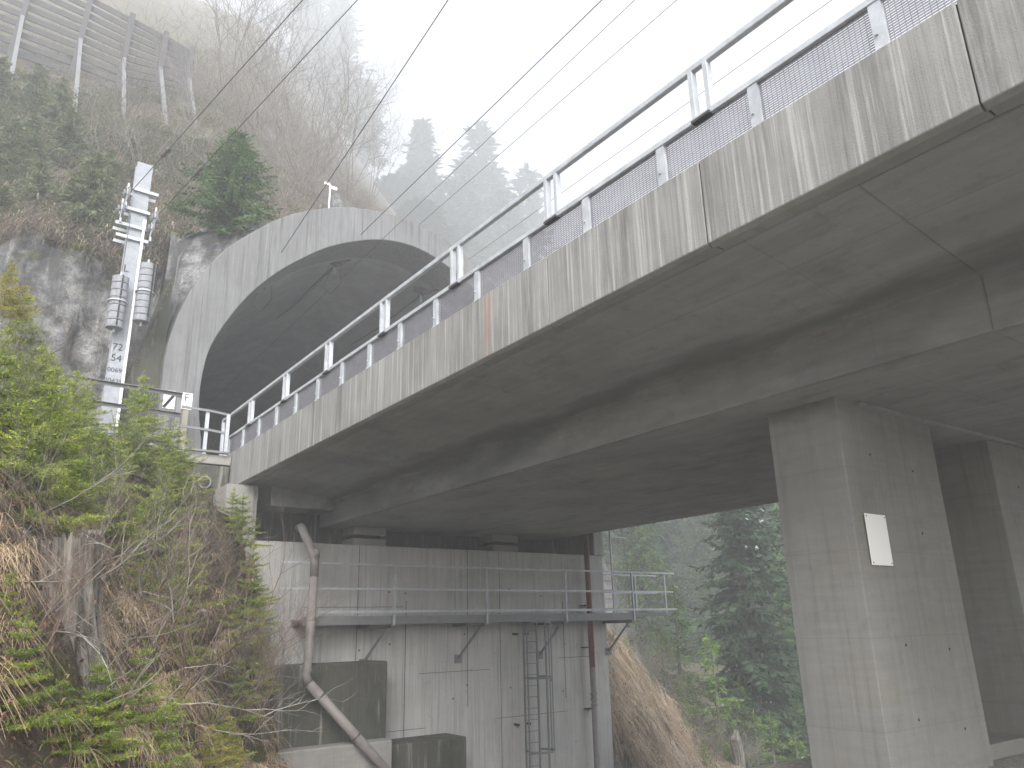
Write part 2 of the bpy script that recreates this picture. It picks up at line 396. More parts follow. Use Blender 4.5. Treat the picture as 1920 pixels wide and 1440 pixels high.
def axis(spec):
    out = []
    for a, b, st in spec:
        k = max(1, int(round((b-a)/st))); out += [a + (b-a)*i/k for i in range(k)]
    return out + [spec[-1][1]]
def build_terrain():
    X = axis([(-75,-20,3),(-20,-6,.8),(-6,8,.2),(8,17,.5),(17,32,.3),(32,60,1),(60,175,5)])
    Y = axis([(-45,-20,5),(-20,3,1),(3,21.3,.25),(21.3,26.5,.12),(26.5,45,.4),(45,90,1.6),(90,205,5)])
    nx, ny = len(X), len(Y); V = np.zeros((nx*ny, 3)); 
    H = [[hh(x, y) for y in Y] for x in X]
    for i, x in enumerate(X):
        for j, y in enumerate(Y):
            z = H[i][j]
            steep = abs(H[i][min(j+1,ny-1)] - H[i][max(j-1,0)]) / (Y[min(j+1,ny-1)] - Y[max(j-1,0)])
            p = Vector((x, y, z))
            bankzone = x < .2 + .5*(y-4.5) + .4 and y < 21 and z < 3.7
            flat = (x > .5*(y-4.5)+.6 and z < -1.5 and y < 20 and x < 17)
            a = .03 if flat else (.12 if bankzone else (.5 if steep > 1.0 else .3))
            if x > 16.5 and 17 < y < 30: a = .3
            if 3.7 < z < 3.9 and y < 22.5: a = .02
            if 4.2 <= x < 18 and 21.9 <= y < 23.5: a = .05
            if -3 < x < 3 and y < 4: a *= .2
            q = mn.noise_vector(p*.9)*a + mn.noise_vector(p*2.6+Vector((7,1,3)))*a*.45 + mn.noise_vector(p*.22)*a*1.2
            cr = mn.fractal(p*3.3, .8, 2.2, 4)*a*.35
            q.y += cr if steep > 1 else 0
            if bankzone or steep < 1: q.z += cr
            V[i*ny+j] = (x+q.x*.6, y+q.y, z+q.z)
    F = []
    for i in range(nx-1):
        for j in range(ny-1):
            xc = (X[i]+X[i+1])/2; yc = (Y[j]+Y[j+1])/2
            if 4.2 < xc < 17.3 and 17.9 < yc < 21.95: continue
            F.append((i*ny+j, (i+1)*ny+j, (i+1)*ny+j+1, i*ny+j+1))
    o = npmesh('hillside', V, F, M['ground'], smooth=True); o['kind'] = 'structure'
    return V, F
from mathutils.bvhtree import BVHTree
_tv, _tf = build_terrain()
_bvh = BVHTree.FromPolygons([tuple(v) for v in _tv], _tf)
def hh(x, y):
    h = _bvh.ray_cast(Vector((x, y, 400)), Vector((0, 0, -1)))
    return h[0].z if h[0] is not None else _hh(x, y)

# ------------------------------------------------------------------ bridge
SH = .0035
G_ = 'railway bridge'
br = empty('railway_bridge', (11.8, 5, 3.0), 'long grey concrete railway bridge crossing overhead into the tunnel, streaked fascia on its side', 'bridge')
YE = 19.75
mb = MB().prism([(5.86,3.56),(8.0,3.27),(8.0,2.68),(15.7,2.68),(15.7,3.27),(17.74,3.56),(17.74,4.12),(5.86,4.12)], 2.9, YE, 6)
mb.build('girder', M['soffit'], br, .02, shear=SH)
mb = MB().prism([(5.86,3.548),(7.985,3.255),(7.985,2.667),(15.715,2.667),(15.715,3.255),(17.74,3.548),(17.74,4.12),(5.86,4.12)], -14, 2.9, 6)
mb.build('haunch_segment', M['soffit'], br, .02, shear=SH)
def under(o):
    o.data.materials.append(M['plain'])
    for p_ in o.data.polygons:
        if p_.normal.z < -.5: p_.material_index = 1
js = [-13.0,-10.54,-8.08,-5.62,-3.16,-.7,1.76,4.26,6.71,9.14,11.62,14.1,16.52,18.95,20.45]
for a, b in zip(js, js[1:]):
    p = [(5.5,3.5),(5.56,3.47),(5.60,3.47),(5.60,3.5),(5.76,3.5),(5.76,3.62),(5.857,3.62),(5.857,4.30),(6.1,4.42),(5.5,4.42)]
    under(MB().prism(p, a+.006, b-.006).build('fascia_panel', M['fascia'], br, .012, shear=SH))
    MB().box(5.512, 5.752, b-.0055, b+.0055, 3.52, 4.39).build('joint_filler', M['dark'], br, shear=SH)
    if b < 19:
        MB().prism([(18.1,3.5),(17.743,3.5),(17.743,4.3),(17.5,4.42),(18.1,4.42)][::-1], a+.006, b-.006).build('fascia_panel', M['fascia'], br, .012, shear=SH)
# under-deck cover strip hiding the joint, and the cross beam above the piers
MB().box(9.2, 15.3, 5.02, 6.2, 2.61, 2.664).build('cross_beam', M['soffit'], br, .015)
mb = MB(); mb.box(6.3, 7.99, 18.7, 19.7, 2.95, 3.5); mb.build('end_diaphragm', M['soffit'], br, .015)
mb = MB(); mb.box(5.87, 17.73, 19.76, 20.9, 3.3, 4.0); mb.build('deck_end', M['plain'], br)
# ballast deck and rails
mb = MB(); mb.box(6.3, 17.3, -14, 60, 4.13, 4.32); mb.build('ballast', M['gravel'], br, shear=0)
for x in (8.85, 10.35, 13.05, 14.55):
    MB().bar((x,-14,4.42), (x,60,4.42), .07, .16).build('rail', M['darkm'], br)
# pier things
def pier(x0, x1, label):
    t = empty('bridge_pier', ((x0+x1)/2, 5.6, -2.2), label, 'bridge pier', 'piers under the bridge')
    o = MB().box(x0, x1, 5.1, 6.1, -2.2, 2.70).build('shaft', M['pier'], t, .012)
    mb = MB()
    rnd = random.Random(int(x0*10))
    for z in (1.95, 1.05, -.4, -1.2):
        for fx in (.3, .72):
            mb.tube([(x0+fx*(x1-x0)+rnd.uniform(-.1,.1), 5.098, z+rnd.uniform(-.15,.15)), (x0+fx*(x1-x0)+.003, 5.03+.068, z)], .014, 8)
    mb = MB()
    for z in (1.95, 1.1, -.35, -1.25):
        for fx in (.3, .72):
            cx = x0+fx*(x1-x0)+rnd.uniform(-.1,.1); cz = z+rnd.uniform(-.12,.12)
            mb.tube([(cx, 5.097, cz), (cx, 5.12, cz)], .017, 10)
    mb.build('tie_hole', M['dark'], t)
    return t
pier(8.75, 11.1, 'nearer concrete pier with a blank white panel on its face')
pier(12.87, 15.35, 'second concrete pier at the right edge, behind the one with the white panel')
MB().box(11.2, 12.8, 5.3, 6.0, -2.2, -1.62).build('plinth', M['plain'], None, .02)
o = C.objects['plinth']; o.name = 'concrete_plinth'; tag(o, 'low concrete plinth between the feet of the two piers', 'plinth')
p = empty('white_panel', (9.2, 5.09, .9), 'blank white enamel panel screwed to the face of the nearer pier', 'panel')

mb = MB(); mb.box(8.965, 9.435, 5.068, 5.076, .605, 1.22); mb.build('sheet', M['white'], p, .002)
mb = MB()
for x in (8.995, 9.405):
    for z in (.635, 1.19): mb.tube([(x,5.062,z),(x,5.098,z)], .008, 8)
mb.build('screw', M['darkm'], p)

# ------------------------------------------------------------------ bridge railing
rl = empty('bridge_railing', (5.62, 5, 4.4), 'galvanised railing with mesh infill along the bridge edge, double posts above', 'railing')
mp = [-3.75,-2.5,-1.27,-.05,1.16,2.37,3.61,4.82,6.05,7.25,8.43,9.6,10.77,11.93,13.11,14.29,15.49,16.68,17.87,19.06,20.25]
for y in mp:
    mb = MB()
    mb.box(5.585, 5.592, y-.055, y+.055, 4.25, 5.0); mb.box(5.592, 5.66, y-.055, y-.048, 4.42, 5.0); mb.box(5.592, 5.66, y+.048, y+.055, 4.42, 5.0)
    for z in (4.47, 4.62): mb.tube([(5.56,y+.02,z),(5.586,y+.02,z)], .014, 6); 
    mb.build('post', M['galv'], rl, shear=SH)
for a, b in zip(mp, mp[1:]):
    mb = MB(); y0, y1 = a+.06, b-.06
    nb = 19
    for i in range(nb):
        z = 4.47 + i*.0255; mb.box(5.618, 5.624, y0, y1, z, z+.0135)
    y = y0
    while y < y1:
        mb.box(5.6245, 5.6275, y, y+.005, 4.465, 4.935); y += .05
    mb.build('mesh_panel', M['mesh'], rl, shear=SH)
MB().box(5.575, 5.655, -4, 20.3, 4.935, 5.0).build('mid_rail', M['galv'], rl, .006, shear=SH)
MB().box(5.6, 5.65, -4, 20.3, 4.435, 4.462).build('bottom_rail', M['galv'], rl, shear=SH)
MB().bar((5.62,-4,5.6), (5.62,21.02,5.6), .07, .075).build('handrail', M['galv'], rl, .012, shear=SH)
for y in (-3.0,-.55, 1.85, 4.22, 6.69, 9.02, 11.4, 13.85, 16.22, 18.63):
    for dy in (-.1, .1):
        MB().box(5.58, 5.66, y+dy-.028, y+dy+.028, 4.96, 5.57).build('upper_post', M['galv'], rl, .004, shear=SH)
    MB().bar((5.6, y-.12, 4.94), (5.6, y+.12, 4.94), .1, .03).build('clamp', M['darkm'], rl, shear=SH)
MB().box(5.58, 5.66, 20.96, 21.04, 4.3, 5.6).build('upper_post', M['galv'], rl, shear=SH)

# ------------------------------------------------------------------ portal and lining
po = empty('tunnel_portal', (11, 21.5, 4), 'round concrete tunnel portal ring stained dark, tunnel running into the hillside', 'tunnel portal')
def smooth_poly(P, k=4):
    out = []
    for i in range(len(P)-1):
        p0 = P[max(i-1,0)]; p1 = P[i]; p2 = P[i+1]; p3 = P[min(i+2,len(P)-1)]
        for j in range(k):
            t = j/k
            out.append(tuple(.5*((2*p1[a]) + (-p0[a]+p2[a])*t + (2*p0[a]-5*p1[a]+4*p2[a]-p3[a])*t*t + (-p0[a]+3*p1[a]-3*p2[a]+p3[a])*t**3) for a in (0,1)))
    return out + [P[-1]]
inn = smooth_poly(INN); outp = smooth_poly([(3.94,-3),(3.93,2)] + OUT + [(17.9,4.0),(17.9,0)])
def resamp(P, n_):
    L = [0]
    for a, b in zip(P, P[1:]): L.append(L[-1] + math.dist(a, b))
    out = []; j = 0
    for i in range(n_):
        s = L[-1]*i/(n_-1)
        while j < len(L)-2 and L[j+1] < s: j += 1
        t = (s-L[j])/max(1e-9, L[j+1]-L[j]); out.append((P[j][0]+(P[j+1][0]-P[j][0])*t, P[j][1]+(P[j+1][1]-P[j][1])*t))
    return out
NI = 90
A = resamp(inn, NI); B = []
oc = resamp(outp, 400)
for (x, z) in A:     # matching outer point along the ray from the centre
    dx, dz = x-11.2, z-5.6
    if z < 6.2 and x < 11: B.append((3.94, z)); continue
    if z < 6.2: B.append((17.8, z)); continue
    best = min(oc, key=lambda q: abs(math.atan2(q[1]-5.6, q[0]-11.2) - math.atan2(dz, dx)) + (9 if q[1] < 5.6 else 0)); B.append(best)
def shell(P, Q, y0, y1):
    n_ = len(P); v = []; fc = []
    for (x, z), (X_, Z_) in zip(P, Q): v += [(x,y0,z),(X_,y0,Z_),(X_,y1,Z_),(x,y1,z)]
    for i in range(n_-1):
        a = i*4; b = a+4
        for k in range(4): fc.append((a+k, a+(k+1)%4, b+(k+1)%4, b+k))
    fc.append((0,1,2,3)); e = (n_-1)*4; fc.append((e+3,e+2,e+1,e))
    m_ = MB(); m_.add(v, fc); return m_
o = shell(A, B, 21.0, 22.6).build('portal_ring', M['ring'], po, .03)
# jamb foot below track level
MB().box(3.94, 5.17, 21.0, 22.6, -1, 4.0).build('jamb_foot', M['ring'], po)
# lining: rings of 3.7 m separated by a thin joint
def grow(P, d):
    return [(11.2+(x-11.2)*(1+d/6.2), 5.8+(z-5.8)*(1+d/6.2)) for x, z in P]
y = 22.605
first = True
while y < 75:
    y1 = 23.05 if first else y+3.7; first = False
    shell(grow(A, .02), grow(A, .45), y, y1-.03).build('lining_ring', M['lining'], po)
    shell(grow(A, .07), grow(A, .45), y1-.03, y1).build('lining_joint', M['dark'], po)
    y = y1
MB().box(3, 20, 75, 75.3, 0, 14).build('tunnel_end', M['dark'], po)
MB().box(5, 17.2, 21.5, 75, 3.8, 4.1).build('tunnel_floor', M['gravel'], po)

# antenna-like small mast on the ring
an = empty('weather_mast', (8.74, 22.2, 13.1), 'thin white pole with small crossbars standing on top of the tunnel ring', 'pole')
MB().tube([(8.74,22.2,13.0),(8.74,22.2,14.6)], .025, 8).build('pole', M['white'], an)
mb = MB(); mb.box(8.52, 8.72, 22.17, 22.2, 14.55, 14.63); mb.box(8.76, 8.98, 22.17, 22.2, 14.44, 14.55); mb.build('sensor_arm', M['white'], an)

# ------------------------------------------------------------------ abutment
ab = empty('abutment', (11.4, 19, -5), 'tall pale concrete abutment wall under the bridge end, panel joints and tie holes', 'abutment')
ZS = 2.08
XL, XR = 5.9, 16.97
mb = MB(); mb.box(XL, XR, 18.5, 20.4, -7, ZS); mb.build('wall', M['wall'], ab, .02)
MB().box(5.15, 5.895, 18.44, 19.6, -7, 3.36).build('cheek_wall', M['plain'], ab, .02)
MB().box(5.70, 5.80, 18.40, 18.437, ZS-.4, 3.3).build('cheek_strip', M['plain'], ab, .01)
MB().box(16.6, 16.98, 18.47, 20.35, ZS+.003, 3.2).build('cheek_wall', M['wall'], ab, .02)
MB().box(6, 17, 20.3, 20.6, ZS, 3.9).build('back_wall', M['block'], ab)  # dark material puts the shade of the bearing gap into the colour
for x in (8.6, 13.0):
    MB().box(x, x+.95, 18.9, 19.6, ZS+.003, 2.3).build('bearing_plinth', M['plain'], ab, .01)
    MB().box(x+.12, x+.83, 18.98, 19.5, 2.302, 2.4).build('bearing', M['dark'], ab)
    MB().box(x, x+.95, 18.9, 19.6, 2.402, 2.6).build('bearing_pad', M['plain'], ab, .01)
# formwork joints as real thin grooves' dark fill (proud battens of grout) and tie holes
rnd = random.Random(5)
mb = MB()
xsj = [8.6, 9.95, 11.85, 13.0, 15.2]
for i, x in enumerate(xsj):
    zt = ZS-.02 if i % 3 != 1 else .7
    zb = -6.5 if i % 2 else -2.0
    xx = x + rnd.uniform(-.05,.05); wj = rnd.uniform(.007,.014)
    mb.box(xx-wj*.6, xx+wj*.6, 18.494, 18.5, zb, zt)
for x0_, x1_, z in ((7.2,9.9,.55),(10.4,12.6,-1.1),(12.8,15.3,-2.35),(15.0,16.2,-.9),(8.6,10.6,-2.4)):
    mb.box(x0_, x1_, 18.4945, 18.5, z-.006, z+.006)
mb.build('formwork_joint', M['darkm'], ab)
for x in xsj + [9.3, 11.2, 14.5]:
    mb = MB()
    for z in (1.0, -.35, -1.7, -3.1):
        if rnd.random() < .5:
            cx = x + rnd.uniform(-.08,.3); cz = z + rnd.uniform(-.25,.25); mb.tube([(cx,18.492,cz),(cx,18.5,cz)], .024, 8)
    if mb.v: mb.build('tie_hole', M['darkm'], ab)
# wing wall with the round pipe mouth, platform slab
ww = empty('wing_wall', (4.6, 20, 0), 'dark damp concrete wing wall with a round pipe mouth below the platform', 'wing wall')
mb = MB(); mb.prism([(4.0,-6),(5.14,-6),(5.14,3.3),(5.48,3.5),(5.48,3.97),(4.0,3.97)], 19.5, 20.9); mb.build('wall', M['block'], ww, .02)
MB().tube([(4.89,19.44,3.53),(4.89,19.52,3.53)], .155, 20).build('pipe_rim', M['plain'], ww)
MB().tube([(4.89,19.43,3.53),(4.89,19.442,3.53)], .118, 20).build('pipe_mouth', M['dark'], ww)
pf = empty('platform_slab', (4.8, 20, 4), 'small concrete platform slab at the bridge end under the grey railing', 'slab')
MB().box(4.0, 5.49, 19.5, 21.0, 4.0, 4.24).build('slab', M['plain'], pf, .02)
MB().bar((4.1,19.46,4.3),(5.4,19.46,4.3), .12, .05).build('edge_angle', M['galvd'], pf)
# mossy stepped blocks
b1 = MB().box(5.9, 9.07, 17.66, 18.49, -7, -.72).build('mossy_block', M['block'], None, .04); tag(b1, 'taller dark mossy concrete block against the abutment, beside the mauve pipe', 'concrete block', 'mossy blocks at the foot of the abutment')
b2 = MB().box(9.075, 11.2, 17.5, 18.485, -7, -2.56).build('mossy_block', M['block'], None, .04); tag(b2, 'lower dark mossy concrete block with a brown corner, right of the taller one', 'concrete block', 'mossy blocks at the foot of the abutment')
b3 = MB().box(5.6, 9.0, 17.2, 17.65, -7, -2.4).build('stained_footing', M['plain'], None, .04); tag(b3, 'pale crumbling concrete footing in front of the taller mossy block', 'footing')

# ------------------------------------------------------------------ pipes
pp = empty('drain_pipe', (6.9, 17.6, 0), 'mauve plastic drain pipe with a kink, sloping down to the right', 'pipe')
path = [(6.95,18.45,2.42),(6.88,18.1,2.4),(6.78,17.75,2.32),(6.78,17.58,2.15),(6.95,17.5,1.78),(7.03,17.5,1.6),(7.03,17.5,1.2),(6.98,17.45,-.6),(6.93,17.42,-.92),(7.0,17.38,-1.1),(9.0,16.7,-3.35)]
MB().tube([path[0],path[1],path[2],path[3],path[4],path[5],path[6]], .098, 16).build('upper_length', M['pvc'], pp, smooth=True)
MB().tube(path[6:10], .098, 16).build('middle_length', M['pvc'], pp, smooth=True)
MB().tube([path[9],path[10]], .108, 16).build('lower_length', M['pvc'], pp, smooth=True)
MB().tube([(7.03,17.5,1.62),(7.03,17.5,1.82)], .108, 16).build('coupling', M['pvc'], pp, smooth=True)
for a, b in (((6.985,17.45,-.55),(6.983,17.45,-.58)), ((6.95,17.42,-.78),(6.948,17.42,-.86))):
    MB().tube([a,b], .12, 16).build('collar', M['pvc'], pp)
for t in (.12, .5):
    a = Vector(path[9]).lerp(Vector(path[10]), t); b = Vector(path[9]).lerp(Vector(path[10]), t+.012); MB().tube([a,b], .12, 16).build('clip', M['darkm'], pp)
rp = empty('downpipe', (16.1, 18.3, 0), 'red-brown downpipe running down the right side of the abutment wall', 'pipe')
MB().tube([(16.05,18.2,2.9),(16.05,18.2,-1.2)], .085, 14).build('upper_length', M['redpipe'], rp, smooth=True)
MB().tube([(16.05,18.2,-1.2),(16.05,18.2,-7)], .09, 14).build('lower_length', M['pvc'], rp, smooth=True)
for z in (-1.95, -2.1, -2.25): MB().tube([(16.05,18.2,z),(16.05,18.2,z+.05)], .115, 14).build('collar', M['pvc'], rp)
for z in (.55, -.65, -2.35): MB().box(15.9, 16.2, 18.27, 18.5, z, z+.03).build('clip', M['darkm'], rp)

# ------------------------------------------------------------------ inspection walkway
wk = empty('inspection_walkway', (12, 18.1, .2), 'grey steel inspection walkway with railing bracketed across the abutment wall', 'walkway')
XA, XB = 6.9, 17.45
MB().box(XA, XB, 17.75, 18.45, .22, .26).build('grating', M['galvd'], wk)
MB().box(XA, XB, 17.72, 17.75, .12, .32).build('edge_beam', M['galvd'], wk)
MB().box(XA, XB, 18.38, 18.42, .12, .25).build('edge_beam', M['galvd'], wk)
MB().box(17.46, 19.3, 17.95, 18.5, .26, .3).build('grating', M['galvd'], wk)
MB().box(17.46, 19.3, 17.93, 17.95, .22, .34).build('edge_beam', M['galvd'], wk)
px = [9.22, 11.98, 14.73, 17.4]
for z in (1.53, .95): MB().bar((XA-.6,17.7,z),(19.3 if z > 1 else 19.2,17.7,z), .045, .045).build('rail', M['galv'], wk)
MB().bar((XA,17.7,.42),(19.3,17.7,.42), .03, .06).build('toe_board', M['galv'], wk)
for x in px: MB().bar((x,17.7,.08),(x,17.7,1.53), .055, .055).build('post', M['galv'], wk)
MB().bar((19.1,17.95,.3),(19.1,17.95,1.5), .05, .05).build('post', M['galv'], wk)
for z in (1.5, .95): MB().bar((16.98,18.48,z),(19.3,18.48,z), .04, .04).build('rail', M['galv'], wk)
MB().bar((18.3,18.48,.3),(18.3,18.48,1.5), .05, .05).build('post', M['galv'], wk)
for x in px:
    MB().box(x-.6, x-.03, 17.78, 18.48, .03, .117).build('bracket', M['darkm'], wk)
    MB().bar((x-.12,17.85,.03),(x-.42,18.47,-.78), .05, .05).build('strut', M['galvd'], wk)
    MB().box(x-.52, x-.3, 18.47, 18.495, -.9, -.68).build('strut_plate', M['galvd'], wk)
# caged ladder below the walkway
ld = empty('caged_ladder', (13.8, 18.1, -3), 'grey caged ladder hanging below the walkway on the abutment wall', 'ladder')
for x in (13.62, 14.08):
    MB().bar((x,18.3,-7),(x,18.3,.15), .03, .05).build('stile', M['galvd'], ld)
for k in range(24): MB().tube([(13.62,18.3,-6.8+k*.29),(14.08,18.3,-6.8+k*.29)], .011, 6).build('rung', M['galvd'], ld)
def hoop(z, mat=None):
    pts = [(13.62,18.3,z)] + [(13.85-.38*math.cos(a), 17.95-.36*math.sin(a), z) for a in [i*math.pi/12 for i in range(13)]] + [(14.08,18.3,z)]
    mb = MB()
    for a, b in zip(pts, pts[1:]): mb.bar(a, b, .012, .06)
    return mb
for z in (.12, -1.35, -3.2): hoop(z).build('cage_hoop', M['galvd'], ld)
for a in (0.02, .9, 1.57, 2.3, 3.12):
    x, y = 13.85-.38*math.cos(a), 17.95-.36*math.sin(a)
    MB().bar((x,y,-3.2),(x,y,.14), .035, .014).build('cage_bar', M['galvd'], ld)
MB().bar((13.47,17.95,-7),(13.47,17.95,.14), .03, .03).build('cage_bar', M['galvd'], ld)
MB().bar((13.87,17.62,-7),(13.87,17.62,.14), .045, .03).build('cage_bar', M['galvd'], ld)
for z in (-.2, -2.55, -5): 
    for x in (13.4, 13.78): MB().bar((x,18.3,z),(x,18.5,z), .05, .06).build('wall_bracket', M['darkm'], ld)
# ladder behind the walkway end
l2 = empty('access_ladder', (17.6, 19.3, .3), 'narrow steel ladder rising from the walkway end beside the abutment', 'ladder')
for x in (17.12, 17.72): MB().bar((x,18.9,.3),(x,18.9,4.6), .04, .05).build('stile', M['galv'], l2)
for k in range(14): MB().tube([(17.12,18.9,.5+k*.28),(17.72,18.9,.5+k*.28)], .012, 6).build('rung', M['galvd'], l2)
MB().tube([(18.4,18.9,.3),(18.42,18.9,1.8),(18.25,18.9,3.0),(18.25,18.9,4.6)], .016, 6).build('hoop_bar', M['galvd'], l2)
MB().bar((17.72,18.9,2.75),(18.4,18.9,2.75), .05, .03).build('cage_hoop', M['galv'], l2)
MB().bar((17.95,18.9,2.75),(17.95,18.9,4.5), .03, .03).build('cage_bar', M['galv'], l2)

# ------------------------------------------------------------------ left platform railings, signs
r1 = empty('ledge_railing', (2.3, 20, 3.8), 'grey angle-iron railing crossing in front of the catenary mast', 'railing')
for z, h_ in ((5.82,.09),(5.3,.08)):
    mb = MB(); mb.bar((-2.5,20,z+.06),(4.28,20,z-.04), .02, h_); mb.bar((-2.5,19.95,z+.1),(4.28,19.95,z), .1, .012); mb.build('rail', M['galvd'], r1)
for x in (-1.6, .98, 4.22): MB().box(x-.06, x+.06, 20.01, 20.05, 3.7, 5.8).build('post', M['galvd'], r1)
MB().box(3.2, 4.3, 19.6, 20.4, 4.25, 4.4).build('kerb', M['plain'], r1)
r2 = empty('corner_railing', (4.9, 19.8, 4.3), 'short grey railing joining the ledge railing to the bridge railing', 'railing')
for z in (5.42, 4.92):
    MB().bar((4.25,19.8,z+.02),(5.0,19.8,z), .04, .06).build('rail', M['galvd'], r2)
    MB().bar((5.0,19.8,z),(5.45,19.85,z-.03), .04, .06).build('rail', M['galvd'], r2)
for x in (4.9, 5.42): MB().box(x-.045, x+.045, 19.82, 19.86, 4.28, 5.4).build('post', M['galv'], r2)
def text_mesh(name, s, size, loc, mat, parent, rz=0):
    cu = bpy.data.curves.new(name, 'FONT'); cu.body = s; cu.size = size; cu.extrude = .001; cu.align_x = 'CENTER'; cu.align_y = 'CENTER'
    t = bpy.data.objects.new(name+'_tmp', cu); C.objects.link(t)
    dg = bpy.context.evaluated_depsgraph_get(); dg.update()
    me = bpy.data.meshes.new_from_object(t.evaluated_get(dg)); bpy.data.objects.remove(t)
    me.materials.clear(); me.materials.append(mat)
    o = bpy.data.objects.new(name, me); C.objects.link(o); o.parent = parent
    o.location = Vector(loc) - Vector(parent.location); o.rotation_euler = (math.pi/2, 0, rz); return o
sg = empty('letter_sign', (4.47, 20.4, 5.7), 'small white sign reading F on a post at the tunnel mouth', 'sign')
MB().box(4.35, 4.62, 20.4, 20.42, 5.55, 5.98).build('plate', M['white'], sg)
text_mesh('letter', 'F', .3, (4.48, 20.395, 5.84), M['black'], sg); text_mesh('letter', '2', .13, (4.48, 20.395, 5.62), M['black'], sg)
MB().box(4.42, 4.56, 20.425, 20.46, 3.9, 5.55).build('post', M['yellow'], sg)
s2 = empty('striped_sign', (4.1, 20.4, 5.6), 'small white sign with a dark diagonal bar behind the railing post', 'sign')
MB().box(3.92, 4.2, 20.4, 20.42, 5.5, 5.98).build('plate', M['white'], s2)
MB().bar((3.94,20.392,5.52),(4.18,20.392,5.9), .01, .07).build('stripe', M['black'], s2)
MB().box(4.0, 4.1, 20.425, 20.46, 3.9, 5.5).build('post', M['galvd'], s2)

# ------------------------------------------------------------------ catenary mast
ms = empty('catenary_mast', (2.83, 21, 3.8), 'grey steel catenary mast standing before the rock face left of the tunnel', 'mast')
mb = MB(); mb.box(2.63, 3.03, 20.85, 20.865, 3.7, 12.5); mb.box(2.63, 3.03, 21.13, 21.145, 3.7, 12.5); mb.box(2.82, 2.835, 20.866, 21.129, 3.7, 12.5)
mb.build('column', M['mastm'], ms)
MB().tube([(3.0,20.8,4.8),(3.0,20.8,10.45)], .035, 8).build('conduit', M['white'], ms)
MB().tube([(3.0,20.8,10.45),(3.0,20.8,10.75)], .05, 8).build('insulator', M['white'], ms)
for z, a, b in ((11.62,2.6,3.25),(11.0,2.4,3.1),(10.5,2.3,3.1),(10.15,2.35,3.15)):
    MB().bar((a,20.8,z),(b,20.8,z-.02), .05, .09).build('clamp', M['galv'], ms); MB().bar((a,21.2,z),(b,21.2,z-.02), .05, .09).build('clamp', M['galv'], ms)
def wheel(x, z):
    mb = MB()
    N = 20
    ring = [(x+.05*math.sin(0), 20.75+.2*math.cos(2*math.pi*k/N), z+.2*math.sin(2*math.pi*k/N)) for k in range(N+1)]
    mb.tube(ring, .03, 6, False)
    for k in range(4):
        a = math.pi*k/4; mb.bar((x,20.75-.2*math.cos(a),z-.2*math.sin(a)),(x,20.75+.2*math.cos(a),z+.2*math.sin(a)), .02, .02)
    ring = [(x-.1, 20.75+.1*math.cos(2*math.pi*k/N), z+.1*math.sin(2*math.pi*k/N)) for k in range(N+1)]
    mb.tube(ring, .03, 6, False); mb.tube([(x-.16,20.75,z),(x+.1,20.75,z)], .03, 8)
    mb.build('pulley', M['galvd'], ms)
    MB().bar((x-.02,20.75,z-.35),(x-.02,20.75,z+.35), .05, .04).build('pulley_arm', M['galv'], ms)
wheel(2.5, 11.35); wheel(2.42, 10.85); wheel(3.25, 10.85); wheel(3.2, 10.5)
for i, (s, z) in enumerate((('72', 7.05), ('54', 6.75), ('0069', 6.43), ('20435', 6.14))):
    text_mesh('marking', s, .26 if i < 2 else .17, (2.78, 20.845, z), M['black'], ms)
text_mesh('marking', 'L', .3, (2.72, 20.845, 9.25), M['black'], ms)
def weights(x, z0, z1, k, label):
    t = empty('counterweight_stack', (x, 20.62, z0), label, 'counterweight', 'counterweights on the mast')
    h_ = (z1-z0)/k
    for i in range(k):
        a = z0+i*h_; mb = MB()
        mb.tube([(x,20.62,a+.006),(x,20.62,a+h_-.006)], .2, 24)
        mb.build('weight_disc', M['weight'], t, .012)
        MB().box(x-.02+ (.12 if x > 3 else .02), x+.02+(.12 if x > 3 else .02), 20.41, 20.47, a+.03, a+h_-.0).build('slot', M['black'], t)
    MB().tube([(x,20.62,z0-.1),(x,20.62,z1+.15)], .03, 8).build('rod', M['galv'], t)
    MB().tube([(x,20.62,z1+.1),(x+.03,20.7,10.75)], .008, 5).build('cable', M['wire'], t)
    MB().tube([(x,20.62,(z0+z1)/2+.0),(x,20.62,(z0+z1)/2+.03)], .235, 24).build('guide_ring', M['galv'], t)
weights(2.6, 7.45, 8.88, 7, 'left stack of round grey counterweights hanging in front of the mast')
weights(3.2, 7.75, 9.4, 9, 'right stack of round grey counterweights hanging higher beside the mast')
# ------------------------------------------------------------------ wires
def sag(p, q, s=.0, n_=24):
    p = Vector(p); q = Vector(q)
    return [p.lerp(q, i/n_) - Vector((0,0,4*s*(i/n_)*(1-i/n_))) for i in range(n_+1)]
def ext(p, q, t): return tuple(Vector(p) + (Vector(q)-Vector(p))*t)
def wirething(p, q, r, label, s=0, t=1.0):
    o = MB().tube(sag(p, ext(p, q, t), s), r, 6).build('overhead_wire', M['wire'], None, org=p); tag(o, label, 'wire', 'overhead wires above the tracks'); return o
wirething((6.86,22.3,10.75), (6.8,11.25,12.7), .011, 'steepest overhead wire, ending at the left bracket inside the tunnel', 0, 2.0)
wirething((9.41,22.8,12.31), (9.4,9.3,12.57), .011, 'overhead wire running to the middle bracket under the tunnel crown', 0, 2.0)
wirething((9.8,60,10.5), (9.8,8.75,12.35), .007, 'thin faint overhead wire just right of the wire to the middle bracket', 0, 1.5)
wirething((11.8,60,13.0), (11.8,9.2,13.85), .008, 'overhead wire with a small clip, right of the thin faint one', 0, 1.5)
wirething((13.8,60,12.5), (13.8,6.7,12.9), .008, 'lowest overhead wire passing behind the bridge railing posts', 0, 1.5)
